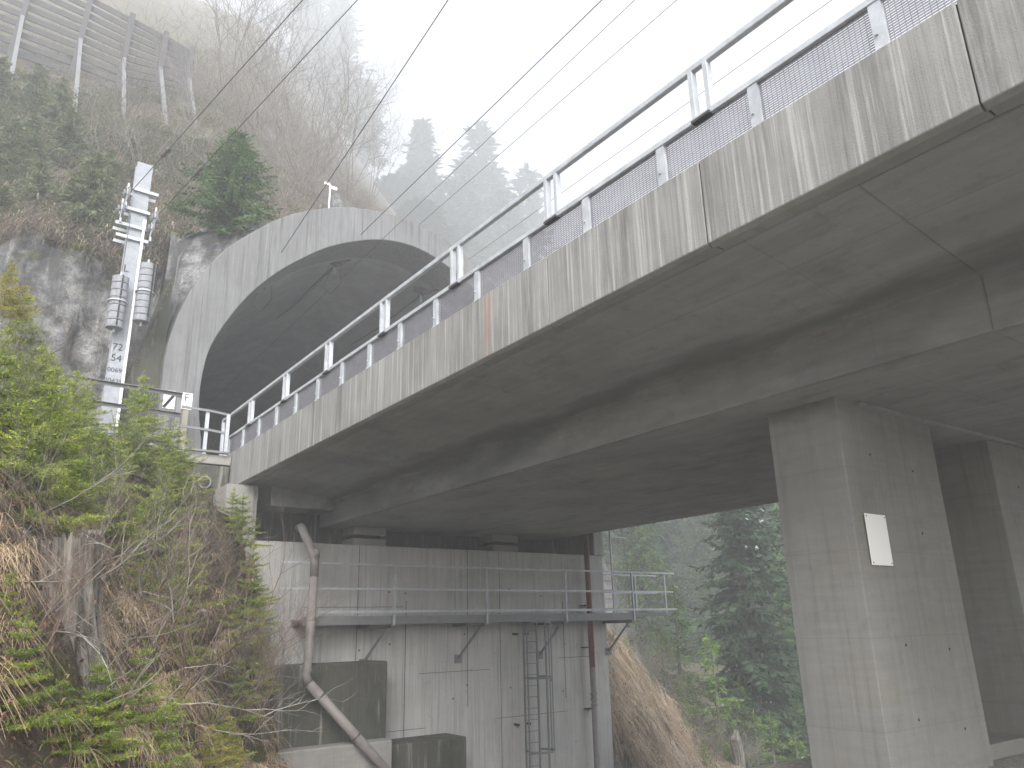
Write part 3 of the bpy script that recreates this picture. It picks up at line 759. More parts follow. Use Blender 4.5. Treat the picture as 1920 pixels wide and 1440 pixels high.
def pull(p, q, ti, label):
    P_ = Vector(p); Q_ = Vector(q); t = empty('feeder_wire', p, label, 'wire', 'feeder wires anchored to the mast')
    MB().tube(sag(p, ext(p, q, 2.6), 0), .009, 6).build('cable', M['wire'], t)
    a = P_.lerp(Q_, ti); d = (Q_-P_).normalized()
    MB().tube([a, a+d*.12, a+d*.24, a+d*.36, a+d*.48], [.03,.07,.045,.07,.03], 10).build('insulator', M['insul'], t)
pull((2.5,20.75,11.35), (4.04,12.3,12.0), .245, 'upper feeder wire with a dark insulator, anchored to the top of the mast')
pull((3.22,20.75,10.85), tuple(Vector((5.349,12.631,13))*(12/13)), .25, 'lower feeder wire with a dark insulator, anchored beside the mast')
# tunnel brackets
def tbracket(x, y_, z, label, s=1.0):
    t = empty('tunnel_bracket', (x, y_, z), label, 'bracket', 'catenary brackets in the tunnel')
    MB().box(x-.25*s, x+.25*s, y_-.06, y_+.06, z+.05, z+.28).build('hanger', M['darkm'], t)
    MB().tube([(x,y_,z+.1),(x,y_,z-.25*s)], .04, 8).build('stem', M['galvd'], t)
    MB().tube([(x-.02,y_-.05,z),(x+.28*s,y_-.7*s,z+.02)], [.05,.03], 8).build('strut', M['darkm'], t)
    for i in range(4): 
        c_ = .15+i*.12; MB().tube([(x+.28*s*c_, y_-.05-.65*s*c_, z), (x+.28*s*c_+.015, y_-.09-.65*s*c_, z)], .09, 10).build('insulator_disc', M['insul'], t)
    MB().tube([(x,y_,z),(x-.2,y_+3.2*s,z-.35),(x-.25,y_+5.5*s,z-.3)], [.05,.04,.02], 8).build('anchor_arm', M['darkm'], t)
    MB().tube([(x-.1,y_+.1,z-.2),(x-.2,y_+.5,z-.65),(x+.1,y_+.5,z-.85),(x+.3,y_+.1,z-.5),(x+.2,y_,z-.1)], .012, 6).build('jumper_cable', M['wire'], t)
    MB().tube([(x+.0,y_-.02,z-.1),(x+.0,y_-.02,z-.32)], .05, 8).build('insulator', M['weight'], t)
tbracket(6.95, 22.75, 10.72, 'left catenary bracket where the steepest wire enters the tunnel', .7)
tbracket(9.35, 22.95, 12.0, 'catenary bracket hanging near the crown of the tunnel')
tbracket(12.75, 22.95, 11.75, 'catenary bracket partly hidden behind the bridge railing')

# ------------------------------------------------------------------ foliage generators
RN = np.random.default_rng(11)
def quads_from(P, D, L, W, up=None):
    """leaf quads: centre line from P along D (unit) length L, width W (arrays)"""
    n_ = len(P); U = RN.normal(size=(n_,3)); S = np.cross(D, U); S /= np.linalg.norm(S, axis=1)[:,None] + 1e-9
    a = P - S*W[:,None]*.5; b = P + S*W[:,None]*.5; e = P + D*L[:,None]; m_ = P + D*L[:,None]*.55
    a = m_ - S*W[:,None]*.5; b = m_ + S*W[:,None]*.5
    V = np.stack([P, b, e, a], 1).reshape(-1,3); F = np.arange(n_*4).reshape(-1,4)
    return V, F
def tri_tubes(segs):
    """segs: list of (p, q, r0, r1) -> V, F (quads), 3-sided"""
    P = np.array([s[0] for s in segs]); Q = np.array([s[1] for s in segs]); r0 = np.array([s[2] for s in segs]); r1 = np.array([s[3] for s in segs])
    D = Q-P; D /= np.linalg.norm(D, axis=1)[:,None]+1e-9
    ref = np.where(np.abs(D[:,2:3]) < .9, np.array([[0,0,1.]]), np.array([[1.,0,0]]))
    A_ = np.cross(D, ref); A_ /= np.linalg.norm(A_, axis=1)[:,None]+1e-9; B_ = np.cross(D, A_)
    vs = []
    for c, r in ((P, r0), (Q, r1)):
        for k in range(3):
            an = 2*math.pi*k/3; vs.append(c + (A_*math.cos(an) + B_*math.sin(an))*r[:,None])
    V = np.stack(vs, 1).reshape(-1,3); n_ = len(segs); b = np.arange(n_)[:,None]*6
    F = np.concatenate([b + np.array([[0,1,4,3]]), b + np.array([[1,2,5,4]]), b + np.array([[2,0,3,5]])], 0)
    return V, F

def conifer(name, H, Rm, mat, barkm, seed, whorl=.35, twig=.13, leaf=.2, lw=.05, droop=.25, bare=.12, label=None, cat='tree', group=None, per=6, ragged=.25, narrow=1.0, loc=(0,0,0)):
    r = random.Random(seed); t = empty(name, loc, label, cat, group)
    mb = MB(); k = 8; lean = r.uniform(-.02,.02)
    mb.tube([(lean*H*(i/k)**2, .01*H*math.sin(i*.7+seed)*i/k*.4, H*i/k) for i in range(k+1)], [H*.014*(1-i/k)**.8+.012 for i in range(k+1)], 7)
    segs = []; P = []; D = []; L = []; z = H*bare
    while z < H*.985:
        fr = (z/H - bare)/(1-bare)
        Rz = Rm*((1-fr)**.85)*narrow*(1 if fr > .08 else .6+5*fr)
        for b in range(per if fr < .8 else max(3, per-2)):
            if r.random() < ragged*.5: continue
            a = r.uniform(0, 2*math.pi); Lb = max(.08, Rz*r.uniform(1-ragged*1.6, 1.12)); el = .35*fr*1.6 - .15 + r.uniform(-.15,.15)
            dirh = Vector((math.cos(a), math.sin(a), el)).normalized(); p = Vector((lean*H*(z/H)**2, 0, z+r.uniform(-.5,.5)*whorl)); ns = max(3, int(Lb/.35))
            q = p; st = Lb/ns
            for i in range(ns):
                dd = dirh.copy(); fi = (i+.5)/ns; dd.z -= droop*(fi*1.6 - .9*fi*fi*1.2); dd.normalize(); nq = q + dd*st
                segs.append((q, nq, .006*H**.5*(1-fi)+.004, .006*H**.5*(1-fi)*.7+.003))
                m_ = max(1, int(st/twig)); side = dd.cross(Vector((0,0,1))).normalized()
                for j in range(m_):
                    f_ = (j+r.random())/m_; c = q.lerp(nq, f_); fo = (i+f_)/ns
                    tl = leaf*(1.25-.75*fo)*r.uniform(.7,1.3)
                    for sgn in (-1, 1):
                        td = (side*sgn*r.uniform(.6,1) + dd*r.uniform(.5,1.0) + Vector((0,0,r.uniform(-.7,.15)))).normalized()
                        P.append(c); D.append(td); L.append(tl)
                        if r.random() < .75:
                            td2 = (td + Vector((r.uniform(-.6,.6), r.uniform(-.6,.6), r.uniform(-.9,.1)))).normalized(); P.append(c + td*tl*.45); D.append(td2); L.append(tl*.8)
                q = nq
            P.append(q); D.append(dirh); L.append(leaf)
        z += whorl*(1-.45*fr)*r.uniform(.7,1.3)
    P.append(Vector((lean*H,0,H*.97))); D.append(Vector((0,0,1))); L.append(leaf*1.6)
    V, F = quads_from(np.array(P), np.array(D), np.array(L), np.full(len(P), lw)*RN.uniform(.7,1.3,len(P)))
    npmesh('crown', V, F, mat, t)
    tr = mb.build('trunk', barkm, None); tr.parent = t
    V, F = tri_tubes(segs); npmesh('limbs', V, F, barkm, t)
    return t

def young_spruce(name, H, Rm, mat, seed, label, group, needle=.032, nstep=.011, loc=(0,0,0), gap=.17):
    """small spruce with real needles"""
    r = random.Random(seed); rn = np.random.default_rng(seed); t = empty(name, loc, label, 'young tree', group)
    mb = MB(); mb.tube([(0,0,-.1),(.02*H,0,H*.5),(0,.01*H,H)], [.02*H**.7,.012*H**.7,.004], 7)
    twigs = []; z = H*.04
    while z < H*.97:
        fr = z/H; Rz = Rm*(1-fr)**.75
        a0_ = r.uniform(0, 6.28)
        for b in range(7 if fr < .7 else 5):
            a = a0_ + b*.95 + r.uniform(-.2,.2); Lb = max(.05, Rz*r.uniform(.6,1.2)); el = .15 + .45*fr + r.uniform(-.15,.2)
            d = Vector((math.cos(a)*math.cos(el), math.sin(a)*math.cos(el), math.sin(el))); p = Vector((0,0,z)); ns = max(2, int(Lb/.06)); st = Lb/ns; q = p
            for i in range(ns):
                fi = (i+.5)/ns; dd = (d + Vector((0,0,-.35*fi+.25*fi*fi))).normalized(); nq = q+dd*st
                twigs.append((q, nq, .8)); side = dd.cross(Vector((0,0,1))).normalized()
                if fi > .12:
                    for sgn in (-1, 1):
                        if r.random() < .85:
                            tl = Lb*.42*(1.1-fi)*r.uniform(.6,1.2) + .03
                            td = (dd*.75 + side*sgn*r.uniform(.6,.9) + Vector((0,0,r.uniform(-.25,.08)))).normalized()
                            e = q + td*tl; twigs.append((q, e, 1.0))
                            if tl > .11:
                                for s3 in (-1, 1):
                                    td3 = (td*.8 + td.cross(Vector((0,0,1))).normalized()*s3*.6).normalized(); m3 = q + td*tl*.45; twigs.append((m3, m3+td3*tl*.4, 1.0))
                q = nq
        z += gap*H**.3*(1-.4*fr)*r.uniform(.7,1.2)
    twigs.append((Vector((0,0,H*.9)), Vector((0,0,H*1.03)), 1.0))
    P0 = []; D0 = []
    for p, q, w_ in twigs:
        L_ = (q-p).length; k = max(2, int(L_/nstep)); ts = (np.arange(k)+rn.random(k))/k
        P0.append(np.array(p)[None] + (np.array(q-p))[None]*ts[:,None]); D0.append(np.repeat(np.array((q-p).normalized())[None], k, 0))
    P = np.repeat(np.concatenate(P0), 2, 0); T = np.repeat(np.concatenate(D0), 2, 0)
    rv = rn.normal(size=P.shape); rv[:,2] *= .5; rv -= T*(rv*T).sum(1)[:,None]; rv /= np.linalg.norm(rv, axis=1)[:,None]+1e-9
    D = T*.55 + rv; D /= np.linalg.norm(D, axis=1)[:,None]
    L_ = needle*rn.uniform(.7,1.25,len(P))
    V, F = quads_from(P, D, L_, np.full(len(P), needle*.22))
    npmesh('crown', V, F, mat, t)
    tr = mb.build('trunk', M['bark'], None); tr.parent = t
    V, F = tri_tubes([(p, q, .003, .0018) for p, q, w_ in twigs]); npmesh('twigs', V, F, M['bark'], t)
    return t

def bare_shrub(name, H, spread, seed, mat, label, group, stems=7, depth=4, thick=.018, loc=(0,0,0), cat='shrub', upright=.5, wig=.22):
    r = random.Random(seed); segs = []
    def grow_(p, d, L_, rad_, dep):
        n_ = 4; q = p
        for i in range(n_):
            d = (d + Vector((r.uniform(-wig,wig), r.uniform(-wig,wig), r.uniform(-wig*.7,wig*.8)+.04*upright))).normalized()
            nq = q + d*L_/n_; r0 = rad_*(1-i/n_*.5); r1 = rad_*(1-(i+1)/n_*.5); segs.append((q, nq, r0, r1)); q = nq
            if dep > 0 and (i > 0 or dep < depth):
                for _ in range(1 if r.random() < .75 else 2):
                    sd_ = Vector((r.uniform(-1,1), r.uniform(-1,1), r.uniform(-.3,.9))).normalized()
                    grow_(q, (d*.75+sd_*.75).normalized(), L_*r.uniform(.42,.7), rad_*.5, dep-1)
    for k in range(stems):
        a = r.uniform(0, 2*math.pi); s_ = spread*r.uniform(.3,1)
        d = Vector((math.cos(a)*s_, math.sin(a)*s_, 1)).normalized()
        grow_(Vector((r.uniform(-.1,.1)*H*.3, r.uniform(-.1,.1)*H*.3, -.05)), d, H*r.uniform(.6,1)*.8, thick*r.uniform(.6,1), depth)
    V, F = tri_tubes(segs); o = npmesh(name, V, F, mat); o.location = loc; tag(o, label, cat, group); return o

def grass(name, pts, mat, label, Lr=(.25,.5), per=26, wid=.007, droop=1.0, down=(0,-1), spread=.12):
    """tufts of arching blades; 3-segment strips"""
    Vs = []; Fs = []; off = 0
    for (x, y, z, s) in pts:
        n_ = max(4, int(per*RN.uniform(.6,1.3)*s)); a = RN.uniform(0, 2*math.pi, n_); L_ = RN.uniform(*Lr, n_)*s
        base = np.stack([x+RN.normal(0,spread,n_)*s, y+RN.normal(0,spread,n_)*s, np.full(n_, z)-.03], 1)
        dv = np.stack([np.cos(a)*.55+down[0]*.6, np.sin(a)*.55+down[1]*.6], 1)
        h = RN.uniform(.35,1.0,n_); segs_ = 4; side = np.stack([-dv[:,1], dv[:,0], np.zeros(n_)], 1); side /= np.linalg.norm(side, axis=1)[:,None]+1e-9
        rows = []
        for k in range(segs_+1):
            t = k/segs_; zz = h*L_*(.9*t) - droop*L_*t*t*.95; hor = L_*t*(.35+.5*t)
            c = base + np.concatenate([dv*hor[:,None], zz[:,None]], 1); w_ = wid*(1-t*.85)
            rows += [c - side*w_*.5, c + side*w_*.5]
        V = np.stack(rows, 1); Vs.append(V.reshape(-1,3)); m_ = (segs_+1)*2
        b = off + np.arange(n_)[:,None]*m_
        for k in range(segs_): Fs.append(b + np.array([[2*k, 2*k+1, 2*k+3, 2*k+2]]))
        off += n_*m_
    o = npmesh(name, np.concatenate(Vs), np.concatenate(Fs), mat); tag(o, label, name.replace('_',' '), kind='stuff'); return o
rnd = random.Random(77)

def place(t, x, y, dz=0, **k): t.location = (x, y, hh(x, y) - .1 + dz); return t
GY = 'young spruces on the left bank'
ys = {
 'a': young_spruce('young_spruce', 1.8, .85, M['needle'], 1, 'tallest bright green young spruce at the left edge, in front of the railing end', GY, loc=(0,0,0)),
 'b': young_spruce('young_spruce', 1.7, .75, M['needle'], 2, 'bright green young spruce on the bank just below the foot of the mast', GY),
 'c': young_spruce('young_spruce', .9, .5, M['needle'], 3, 'small lush green young spruce at the bottom of the bank, under the tangle of branches', GY),
}
place(ys['a'], .68, 9.3); place(ys['b'], 1.85, 12.2); place(ys['c'], 1.75, 8.6)
ylist = [('a', 2.75, 13.9, .95, 'bright young spruce on the bank crest right of the mast foot'),
 ('b', 3.35, 14.9, 1.0, 'young spruce with a thin top in front of the white letter sign'),
 ('a', 3.2, 15.2, .6, 'greyish young spruce on the bank beside the round pipe mouth'),
 ('b', 5.2, 16.3, 1.0, 'dark green young spruce leaning over the mauve pipe at the end of the bank'),
 ('c', 4.75, 15.2, 1.3, 'bushy young spruce below the one beside the mauve pipe'),
 ('c', .9, 7.1, .62, 'low green spruce sapling in the bottom left corner'),
 ('c', .45, 7.2, .6, 'small bright spruce sapling at the left edge beside the stump'),
 ('b', 1.2, 10.6, .62, 'short bright spruce behind the top of the stump'),
 ('b', .2, 10.4, .85, 'bright young spruce at the far left edge, partly out of the picture'),
 ('c', 2.1, 11.4, 1.1, 'lush low spruce in the middle of the bank left of the bare shrubs'),
 ('c', 2.9, 12.6, 1.25, 'wide low spruce on the bank below the letter sign'),
 
 ('c', 1.35, 7.9, .75, 'small spruce sapling just below the stump'),
 ('c', 2.45, 10.2, .7, 'small dark spruce sapling among the dead branches'),
 ('b', .75, 11.6, .9, 'bright spruce at the bank crest near the left railing end'),
 ('c', 3.6, 13.2, 1.0, 'low spruce in the middle of the bank behind the bare shrub'),
 ('b', 1.45, 13.3, .8, 'spruce on the crest just left of the mast foot'),
 ('c', 5.55, 16.6, .9, 'lowest small spruce at the right end of the bank next to the footing')]
ylist += [('c', 5.0, 16.6, 1.2, 'bushy spruce at the top of the bank end, against the cheek wall'),('c', 5.5, 17.2, 1.1, 'small spruce at the very end of the bank below the cheek wall'),('b', 4.7, 16.3, .6, 'slim small spruce just under the round pipe mouth'),('c', 5.9, 17.1, .8, 'lowest spruce beside the mauve pipe'),('c', 4.6, 15.5, 1.1, 'spruce on the bank left of the cheek wall foot'),('b', 2.9, 14.6, .8, 'yellow-green spruce touching the railing end by the letter sign'),('c', .2, 9.2, 1.5, 'wide bright spruce at the left edge above the stump'),('c', 1.1, 11.3, 1.5, 'wide bright spruce between the mast and the stump'),('c', 3.2, 13.9, 1.3, 'broad bright spruce below the railing corner'),
 ('c', 5.3, 16.4, 1.3, 'bushy green spruce halfway down the right end of the bank'),('c', 4.3, 14.4, .9, 'broad green spruce in the upper right part of the bank'),('c', 2.7, 11.7, 1.2, 'green spruce in the very middle of the bank'),('c', 1.2, 7.5, .9, 'lush spruce at the bottom, left of the golden sapling'),('a', .55, 9.8, 1.0, 'tall bright spruce rising behind the one at the left edge'),
 ('c', .55, 6.6, .8, 'lush low spruce filling the bottom left corner'),('b', .35, 11.2, 1.1, 'tall bright spruce on the crest at the far left, below the railing'),('a', 1.2, 12.6, .9, 'bright spruce in the row on the crest, third from the left edge'),
 ('b', 2.35, 14.2, 1.05, 'yellow-green spruce on the crest between the mast foot and the letter sign'),('c', 1.6, 11.9, 1.6, 'wide yellow-green spruce filling the bank below the mast'),('c', .7, 10.0, 1.5, 'wide yellow-green spruce filling the bank left of the mast'),
 ('c', 2.6, 13.2, 1.7, 'wide yellow-green spruce just under the crest right of the mast'),('c', 3.5, 14.3, 1.5, 'wide spruce under the platform corner'),('c', 5.2, 15.8, 1.2, 'wide green spruce low before the cheek wall'),('c', 1.95, 8.3, 1.1, 'low lush spruce cut by the bottom edge of the picture')]
for i, (k, x, y, s_, lb) in enumerate(ylist):
    copy_thing(ys[k], (x, y, hh(x, y)-.08), i*1.9, s_*rnd.uniform(.95,1.05), lb)
yy = young_spruce('yellowing_spruce', .85, .5, M['needle_y'], 5, 'yellowing spruce sapling with golden tips at the bottom of the bank', GY); place(yy, 3.0, 10.5)
c_ = copy_thing(yy, (.12, 10.4, hh(.12, 10.4)+1.3), 2.0, .8, 'rusty orange sapling shoots sticking up at the far left edge')
c_ = copy_thing(yy, (3.55, 11.6, hh(3.55, 11.6)-.1), 1.0, 1.0, 'yellowing sapling behind the golden-tipped one, right of it')
# bare shrubs and dead branches
GB = 'bare shrubs on the left bank'
bs1 = bare_shrub('bare_shrub', 2.4, .8, 21, M['barkr'], 'bare red-brown shrub spreading in front of the wing wall and round pipe mouth', GB, 9, 3, .013, cat='shrub', wig=.2)
bs2 = bare_shrub('bare_shrub', 1.8, 1.0, 22, M['bark'], 'grey bare shrub reaching right across the mauve pipe', GB, 9, 3, .012, wig=.24)
place(bs1, 4.7, 14.9); place(bs2, 5.55, 16.2)
for k, x, y, s_, rz, lb in [(bs1, 2.55, 10.6, .95, 2, 'bare shrub in the middle of the tangle of dead branches'), (bs2, .75, 8.0, .8, 1, 'bare shrub with pale twigs in front of the stump'), (bs2, 2.1, 10.9, 1.15, 4, 'bare shrub standing up through the bright spruces below the mast'),
    (bs1, 5.3, 15.9, .6, 5, 'bare shrub rising before the left cheek wall of the abutment'), (bs2, 1.35, 8.2, .7, 2.5, 'low bare shrub at the bottom of the bank right of the stump'), (bs1, .55, 6.9, .5, .5, 'small bare shrub in the bottom left corner'),
    (bs2, .3, 9.8, 1.0, 3.1, 'bare shrub at the left edge before the tallest spruce'), (bs2, 3.3, 12.2, .9, .7, 'bare shrub low on the bank right of the golden sapling'), (bs1, 5.75, 16.9, .75, 3.6, 'thin bare shrub at the right end of the bank over the footing')]:
    copy_thing(k, (x, y, hh(x, y)-.1), rz, s_, lb)
GD = 'dead branches lying on the left bank'
def dead(seed, L_):
    r = random.Random(seed); segs = []
    def go(p, d, L2, r0, dep):
        q = p; n_ = 7
        for i in range(n_):
            d = (d + Vector((r.uniform(-.22,.22), r.uniform(-.22,.22), r.uniform(-.2,.16)))).normalized(); nq = q + d*L2/n_
            a = r0*(1-i/n_*.8); b = r0*(1-(i+1)/n_*.8); segs.append((q, nq, a, b)); q = nq
            if dep and r.random() < .6: go(q, (d + Vector((r.uniform(-1,1), r.uniform(-1,1), r.uniform(-.5,.8)))*.8).normalized(), L2*r.uniform(.25,.5), r0*.5, dep-1)
    go(Vector((0,0,0)), Vector((1,0,.15)), L_, .011, 2)
    V, F = tri_tubes(segs); o = npmesh('dead_branch', V, F, M['barkp']); return tag(o, 'x', 'branch', GD)
db = [dead(31, 1.6), dead(32, 1.3), dead(33, 1.9)]
spots = [(1.0,8.3,'pale dead branch leaning over the top of the stump'),(1.7,9.4,'pale dead branch across the middle of the tangle right of the stump'),(2.3,10.2,'crooked pale branch hanging under the bare shrub in the tangle'),
 (2.9,11.2,'pale branch lying above the golden-tipped sapling'),(1.2,7.6,'long pale branch below the stump'),(.7,7.3,'pale branch at the left edge under the stump'),(3.5,12.6,'pale branch in the middle of the bank pointing at the abutment'),
 (2.0,9.0,'pale forked branch just above the lush low spruce'),(4.2,14.6,'thin pale branch on the upper bank near the wing wall'),(1.5,10.2,'pale branch on the slope above the stump'),(2.6,9.9,'short pale branch at the lower edge of the tangle'),
 (.5,8.4,'pale branch crossing the left edge before the stump'),(3.1,13.1,'pale branch among the bright spruces on the upper bank'),(5.3,16.0,'pale branch sticking out over the mauve pipe'),(1.8,8.4,'lowest pale branch of the tangle, above the small spruces'),
 (.9,9.5,'pale branch lying behind the stump'),(2.4,11.9,'arched pale branch between the spruces below the mast')]
for i, (x, y, lb) in enumerate(spots + [(1.1,8.0,'twisted pale branch across the face of the stump'),(1.4,8.9,'pale branch hanging right of the stump'),(1.9,9.9,'pale branch tangled under the spruces'),(2.2,9.4,'pale branch just right of the lush low spruce'),(2.8,10.9,'pale branch left of the golden sapling'),(.75,7.9,'pale branch left of the stump foot')]):
    o = db[i] if i < 3 else db[i%3].copy()
    if i >= 3: C.objects.link(o)
    o.location = (x-.35, y-.2, hh(x, y)+.12+.1*(i%3)); o.rotation_euler = (rnd.uniform(-.5,.5), rnd.uniform(-.7,.35), rnd.uniform(-1.6,1.6)); o['label'] = lb
# stump
def stump():
    r = random.Random(4); x0, y0 = .93, 8.5; z0 = hh(x0, y0); N = 72; K = 20; V = []; F = []
    for k in range(K+1):
        t = k/K
        for i in range(N):
            a = 2*math.pi*i/N; fl = 1 + .55*(1-t)**3
            fl *= 1.12 - .42*abs(mn.noise(Vector((math.cos(a)*4.5, math.sin(a)*4.5, t*.35)))) 
            fl *= 1 + .22*mn.noise(Vector((math.cos(a)*1.8, math.sin(a)*1.8, t*.5))) + .12*mn.noise(Vector((math.cos(a)*6, math.sin(a)*6, t*.9)))
            h_ = (.82 + .16*mn.noise(Vector((math.cos(a)*3, math.sin(a)*3, 5))) + .3*mn.noise(Vector((math.cos(a)*7, math.sin(a)*7, 5))))
            V.append((math.cos(a)*.33*fl, math.sin(a)*.33*fl, -.9 + t*(h_*.62+.9)))
    for k in range(K):
        for i in range(N): F.append((k*N+i, k*N+(i+1)%N, (k+1)*N+(i+1)%N, (k+1)*N+i))
    b = len(V)
    for i in range(N): p = V[K*N+i]; V.append((p[0]*.75, p[1]*.75, p[2]-.05-.1*r.random()))
    for i in range(N): F.append((K*N+i, K*N+(i+1)%N, b+(i+1)%N, b+i))
    V.append((0,0,.25)); 
    me = bpy.data.meshes.new('tree_stump'); me.from_pydata(V, [], F + [(b+i, b+(i+1)%N, b+N) for i in range(N)]); me.materials.append(M['stump']); me.update()
    o = bpy.data.objects.new('tree_stump', me); C.objects.link(o); o.location = (x0, y0, z0+.05); o.rotation_euler = (.05,-.1,0)
    tag(o, 'weathered grey tree stump with torn top on the left bank', 'stump')
stump()
# ---- rock-top and upper slope
GH = 'dark spruces on the foggy slope'
sp1 = conifer('slope_spruce', 3.6, 2.0, M['needle_m'], M['barkd'], 41, .16, .05, .2, .05, .35, .03, 'round dark spruce growing over the left shoulder of the tunnel ring', 'spruce', GH, 8, .25)
place(sp1, 5.75, 23.0, -.5); sp1.scale = (1.2,1.2,1.1)
sp2 = conifer('slope_spruce', 3.0, 1.7, M['needle_o'], M['barkd'], 42, .16, .05, .2, .05, .55, .03, 'drooping spruce on the rock edge left of the mast top', 'spruce', GH, 8, .35)
place(sp2, 2.0, 25.6)
for k, x, y, s_, rz, lb in [(sp2, .6, 26.8, 1.1, 1, 'drooping spruce on the rock edge, second left of the mast'),(sp2, 3.6, 27.2, .8, 2, 'spruce directly behind the top of the mast'),(sp2, -.35, 29.8, 1.3, 3, 'dark spruce at the left edge above the rock face'),
    (sp2, .1, 36, 1.5, 4, 'dark spruce at the left edge, higher on the slope below the snow fence'),(sp2, 1.4, 31.8, 1.3, 5, 'dark spruce below the second strut of the snow fence'),(sp2, 2.8, 29.9, 1.0, 6, 'spruce at the foot of the third strut of the snow fence'),
    (sp2, -.25, 25.3, .8, 2.4, 'spruce hanging over the rock at the left edge'),(sp2, 4.8, 26.5, .7, .4, 'small spruce between the mast and the round dark spruce'),(sp2, .96, 34.6, 1.4, 1.1, 'dark spruce directly under the snow fence panels'),(sp2, 1.5, 25.8, .8, 5.1, 'small spruce on the lip of the rock face'),
    (sp2, -1.4, 36.3, 1.5, 2.2, 'dark spruce at the upper left edge before the fence'),(sp2, .2, 31.5, 1.2, 3.7, 'dark spruce in the middle of the group left of the mast top'),(sp2, 2.3, 27.0, 1.1, 3.3, 'drooping spruce just left of the mast top, above the rock lip')]:
    copy_thing(k, (x, y, hh(x, y)-.25), rz, s_*.72, lb)
GS = 'bare trees on the slope above the tunnel'
bt1 = bare_shrub('bare_tree', 5.5, .55, 51, M['bark'], 'bare many-stemmed tree behind the round dark spruce', GS, 7, 3, .03, cat='bare tree', wig=.16)
bt2 = bare_shrub('bare_tree', 5.0, .45, 52, M['bark'], 'slender bare tree rising above the crown of the tunnel ring', GS, 6, 3, .026, cat='bare tree', wig=.12)
place(bt1, 7.4, 27.5); place(bt2, 9.6, 27.5)
k_ = 0
for x, y, s_, lb in [(2.98,31,.95,'pale bare stems fanning out left of the mast top'),(4.08,31.5,.95,'bare stems fanning out right behind the mast top'),(8.96,30.9,1.1,'bare tree in front of the fog, second above the ring'),
   (10.4,31.4,1.1,'bare tree above the middle of the ring, behind the white pole'),(13.5,35.5,1.1,'bare tree just right of the white pole'),(19.7,46.8,1.5,'rightmost bare tree before the foggy firs'),(8.0,32,1.0,'bare tree at the foot of the last fence strut'),
   (11.6,42.1,1.7,'tall faint bare tree high above the ring'),(18.0,53,2.2,'fainter tall bare tree between the wires'),(10.5,46.6,1.8,'faint bare tree beside the end of the snow fence'),(26,66,2.4,'very faint bare tree at the edge of the slope'),(5.7,26.6,.6,'small bare shrub on the rock beside the ring'),
   (6.1,32.7,1.0,'bare shrub under the fourth fence strut'),(15.5,43,1.6,'faint bare tree right of the steepest wire'),(31,67,2.2,'faintest bare tree next to the foggy firs'),(19.4,64.5,2.4,'high bare tree dissolving in fog'),(12.4,28.2,.6,'low bare shrub on top of the ring, right side'),(8.2,26.2,.6,'low bare shrub on top of the ring, left side'),
   (14.2,50,1.9,'tall bare tree halfway up the slope, left of the steepest wire'),(12.6,36.5,1.3,'bare tree behind the white pole, a little higher'),(7.2,38,1.4,'bare tree below the right end of the snow fence'),(16.2,64.9,2.4,'ghostly bare tree above all the others'),(22.5,55,2.0,'pale bare tree left of the firs, in front of the ghostly larch')]:
    copy_thing(bt1 if k_%2 else bt2, (x, y, hh(x, y)-.15), k_*1.7, s_, lb); k_ += 1
# ---- foggy conifers
GF = 'tall conifers in the fog'
fa = conifer('fir_tree', 30, 4.6, M['needle_d'], M['barkd'], 61, .85, .36, 1.2, .42, .3, .08, 'pointed fir in the fog just above the tunnel ring', 'fir tree', GF, 6, .3)
fb = conifer('fir_tree', 30, 5.4, M['needle_d'], M['barkd'], 62, 1.0, .36, 1.3, .42, .15, .1, 'broad ragged fir in the fog behind the bridge railing', 'fir tree', GF, 6, .5)
def far(t, a, e, y, rz, lb, first=False, maxh=75):
    y *= 2.3; x = a*y; z = hh(x, y); H = min(maxh, e*y - z); s_ = H/30; w_ = max(1.9, min(2.9, s_*1.6))
    if first: t.location = (x, y, e*y-H); t.rotation_euler = (0,0,rz); t.scale = (w_, w_, s_)
    else: copy_thing(t, (x, y, e*y-H), rz, (w_, w_, s_), lb)
far(fa, .555, .842, 66, 0, '', True); far(fb, .672, .885, 63, 1, '', True)
for t, a, e, y, lb in [(fa, .503, .71, 60, 'small faint fir left of the pointed fir'),(fb, .60, .74, 58, 'lower fir between the pointed fir and the broad one'),(fa, .776, .825, 62, 'fir right of the broad ragged one, touching the handrail'),
   (fb, .395, 1.02, 80, 'ghostly larch high in the fog at the top of the picture'),(fa, .345, 1.03, 84, 'ghostly tree at the top edge left of the larch'),(fb, .45, .875, 76, 'very faint tree under the ghostly larch'),(fb, .73, .75, 56, 'low fir behind the handrail right of the broad fir'),
   (fa, .64, .79, 60, 'fir against the left side of the broad ragged fir'),(fb, .64, .66, 54, 'low fir right behind the shoulder of the ring'),(fa, .55, .68, 50, 'short fir directly behind the top of the ring'),(fa, .53, .74, 64, 'narrow fir touching the left side of the pointed fir'),(fa, .70, .8, 64, 'fir against the right side of the broad ragged fir')]:
    far(t, a, e, y, k_*2.1, lb); k_ += 1
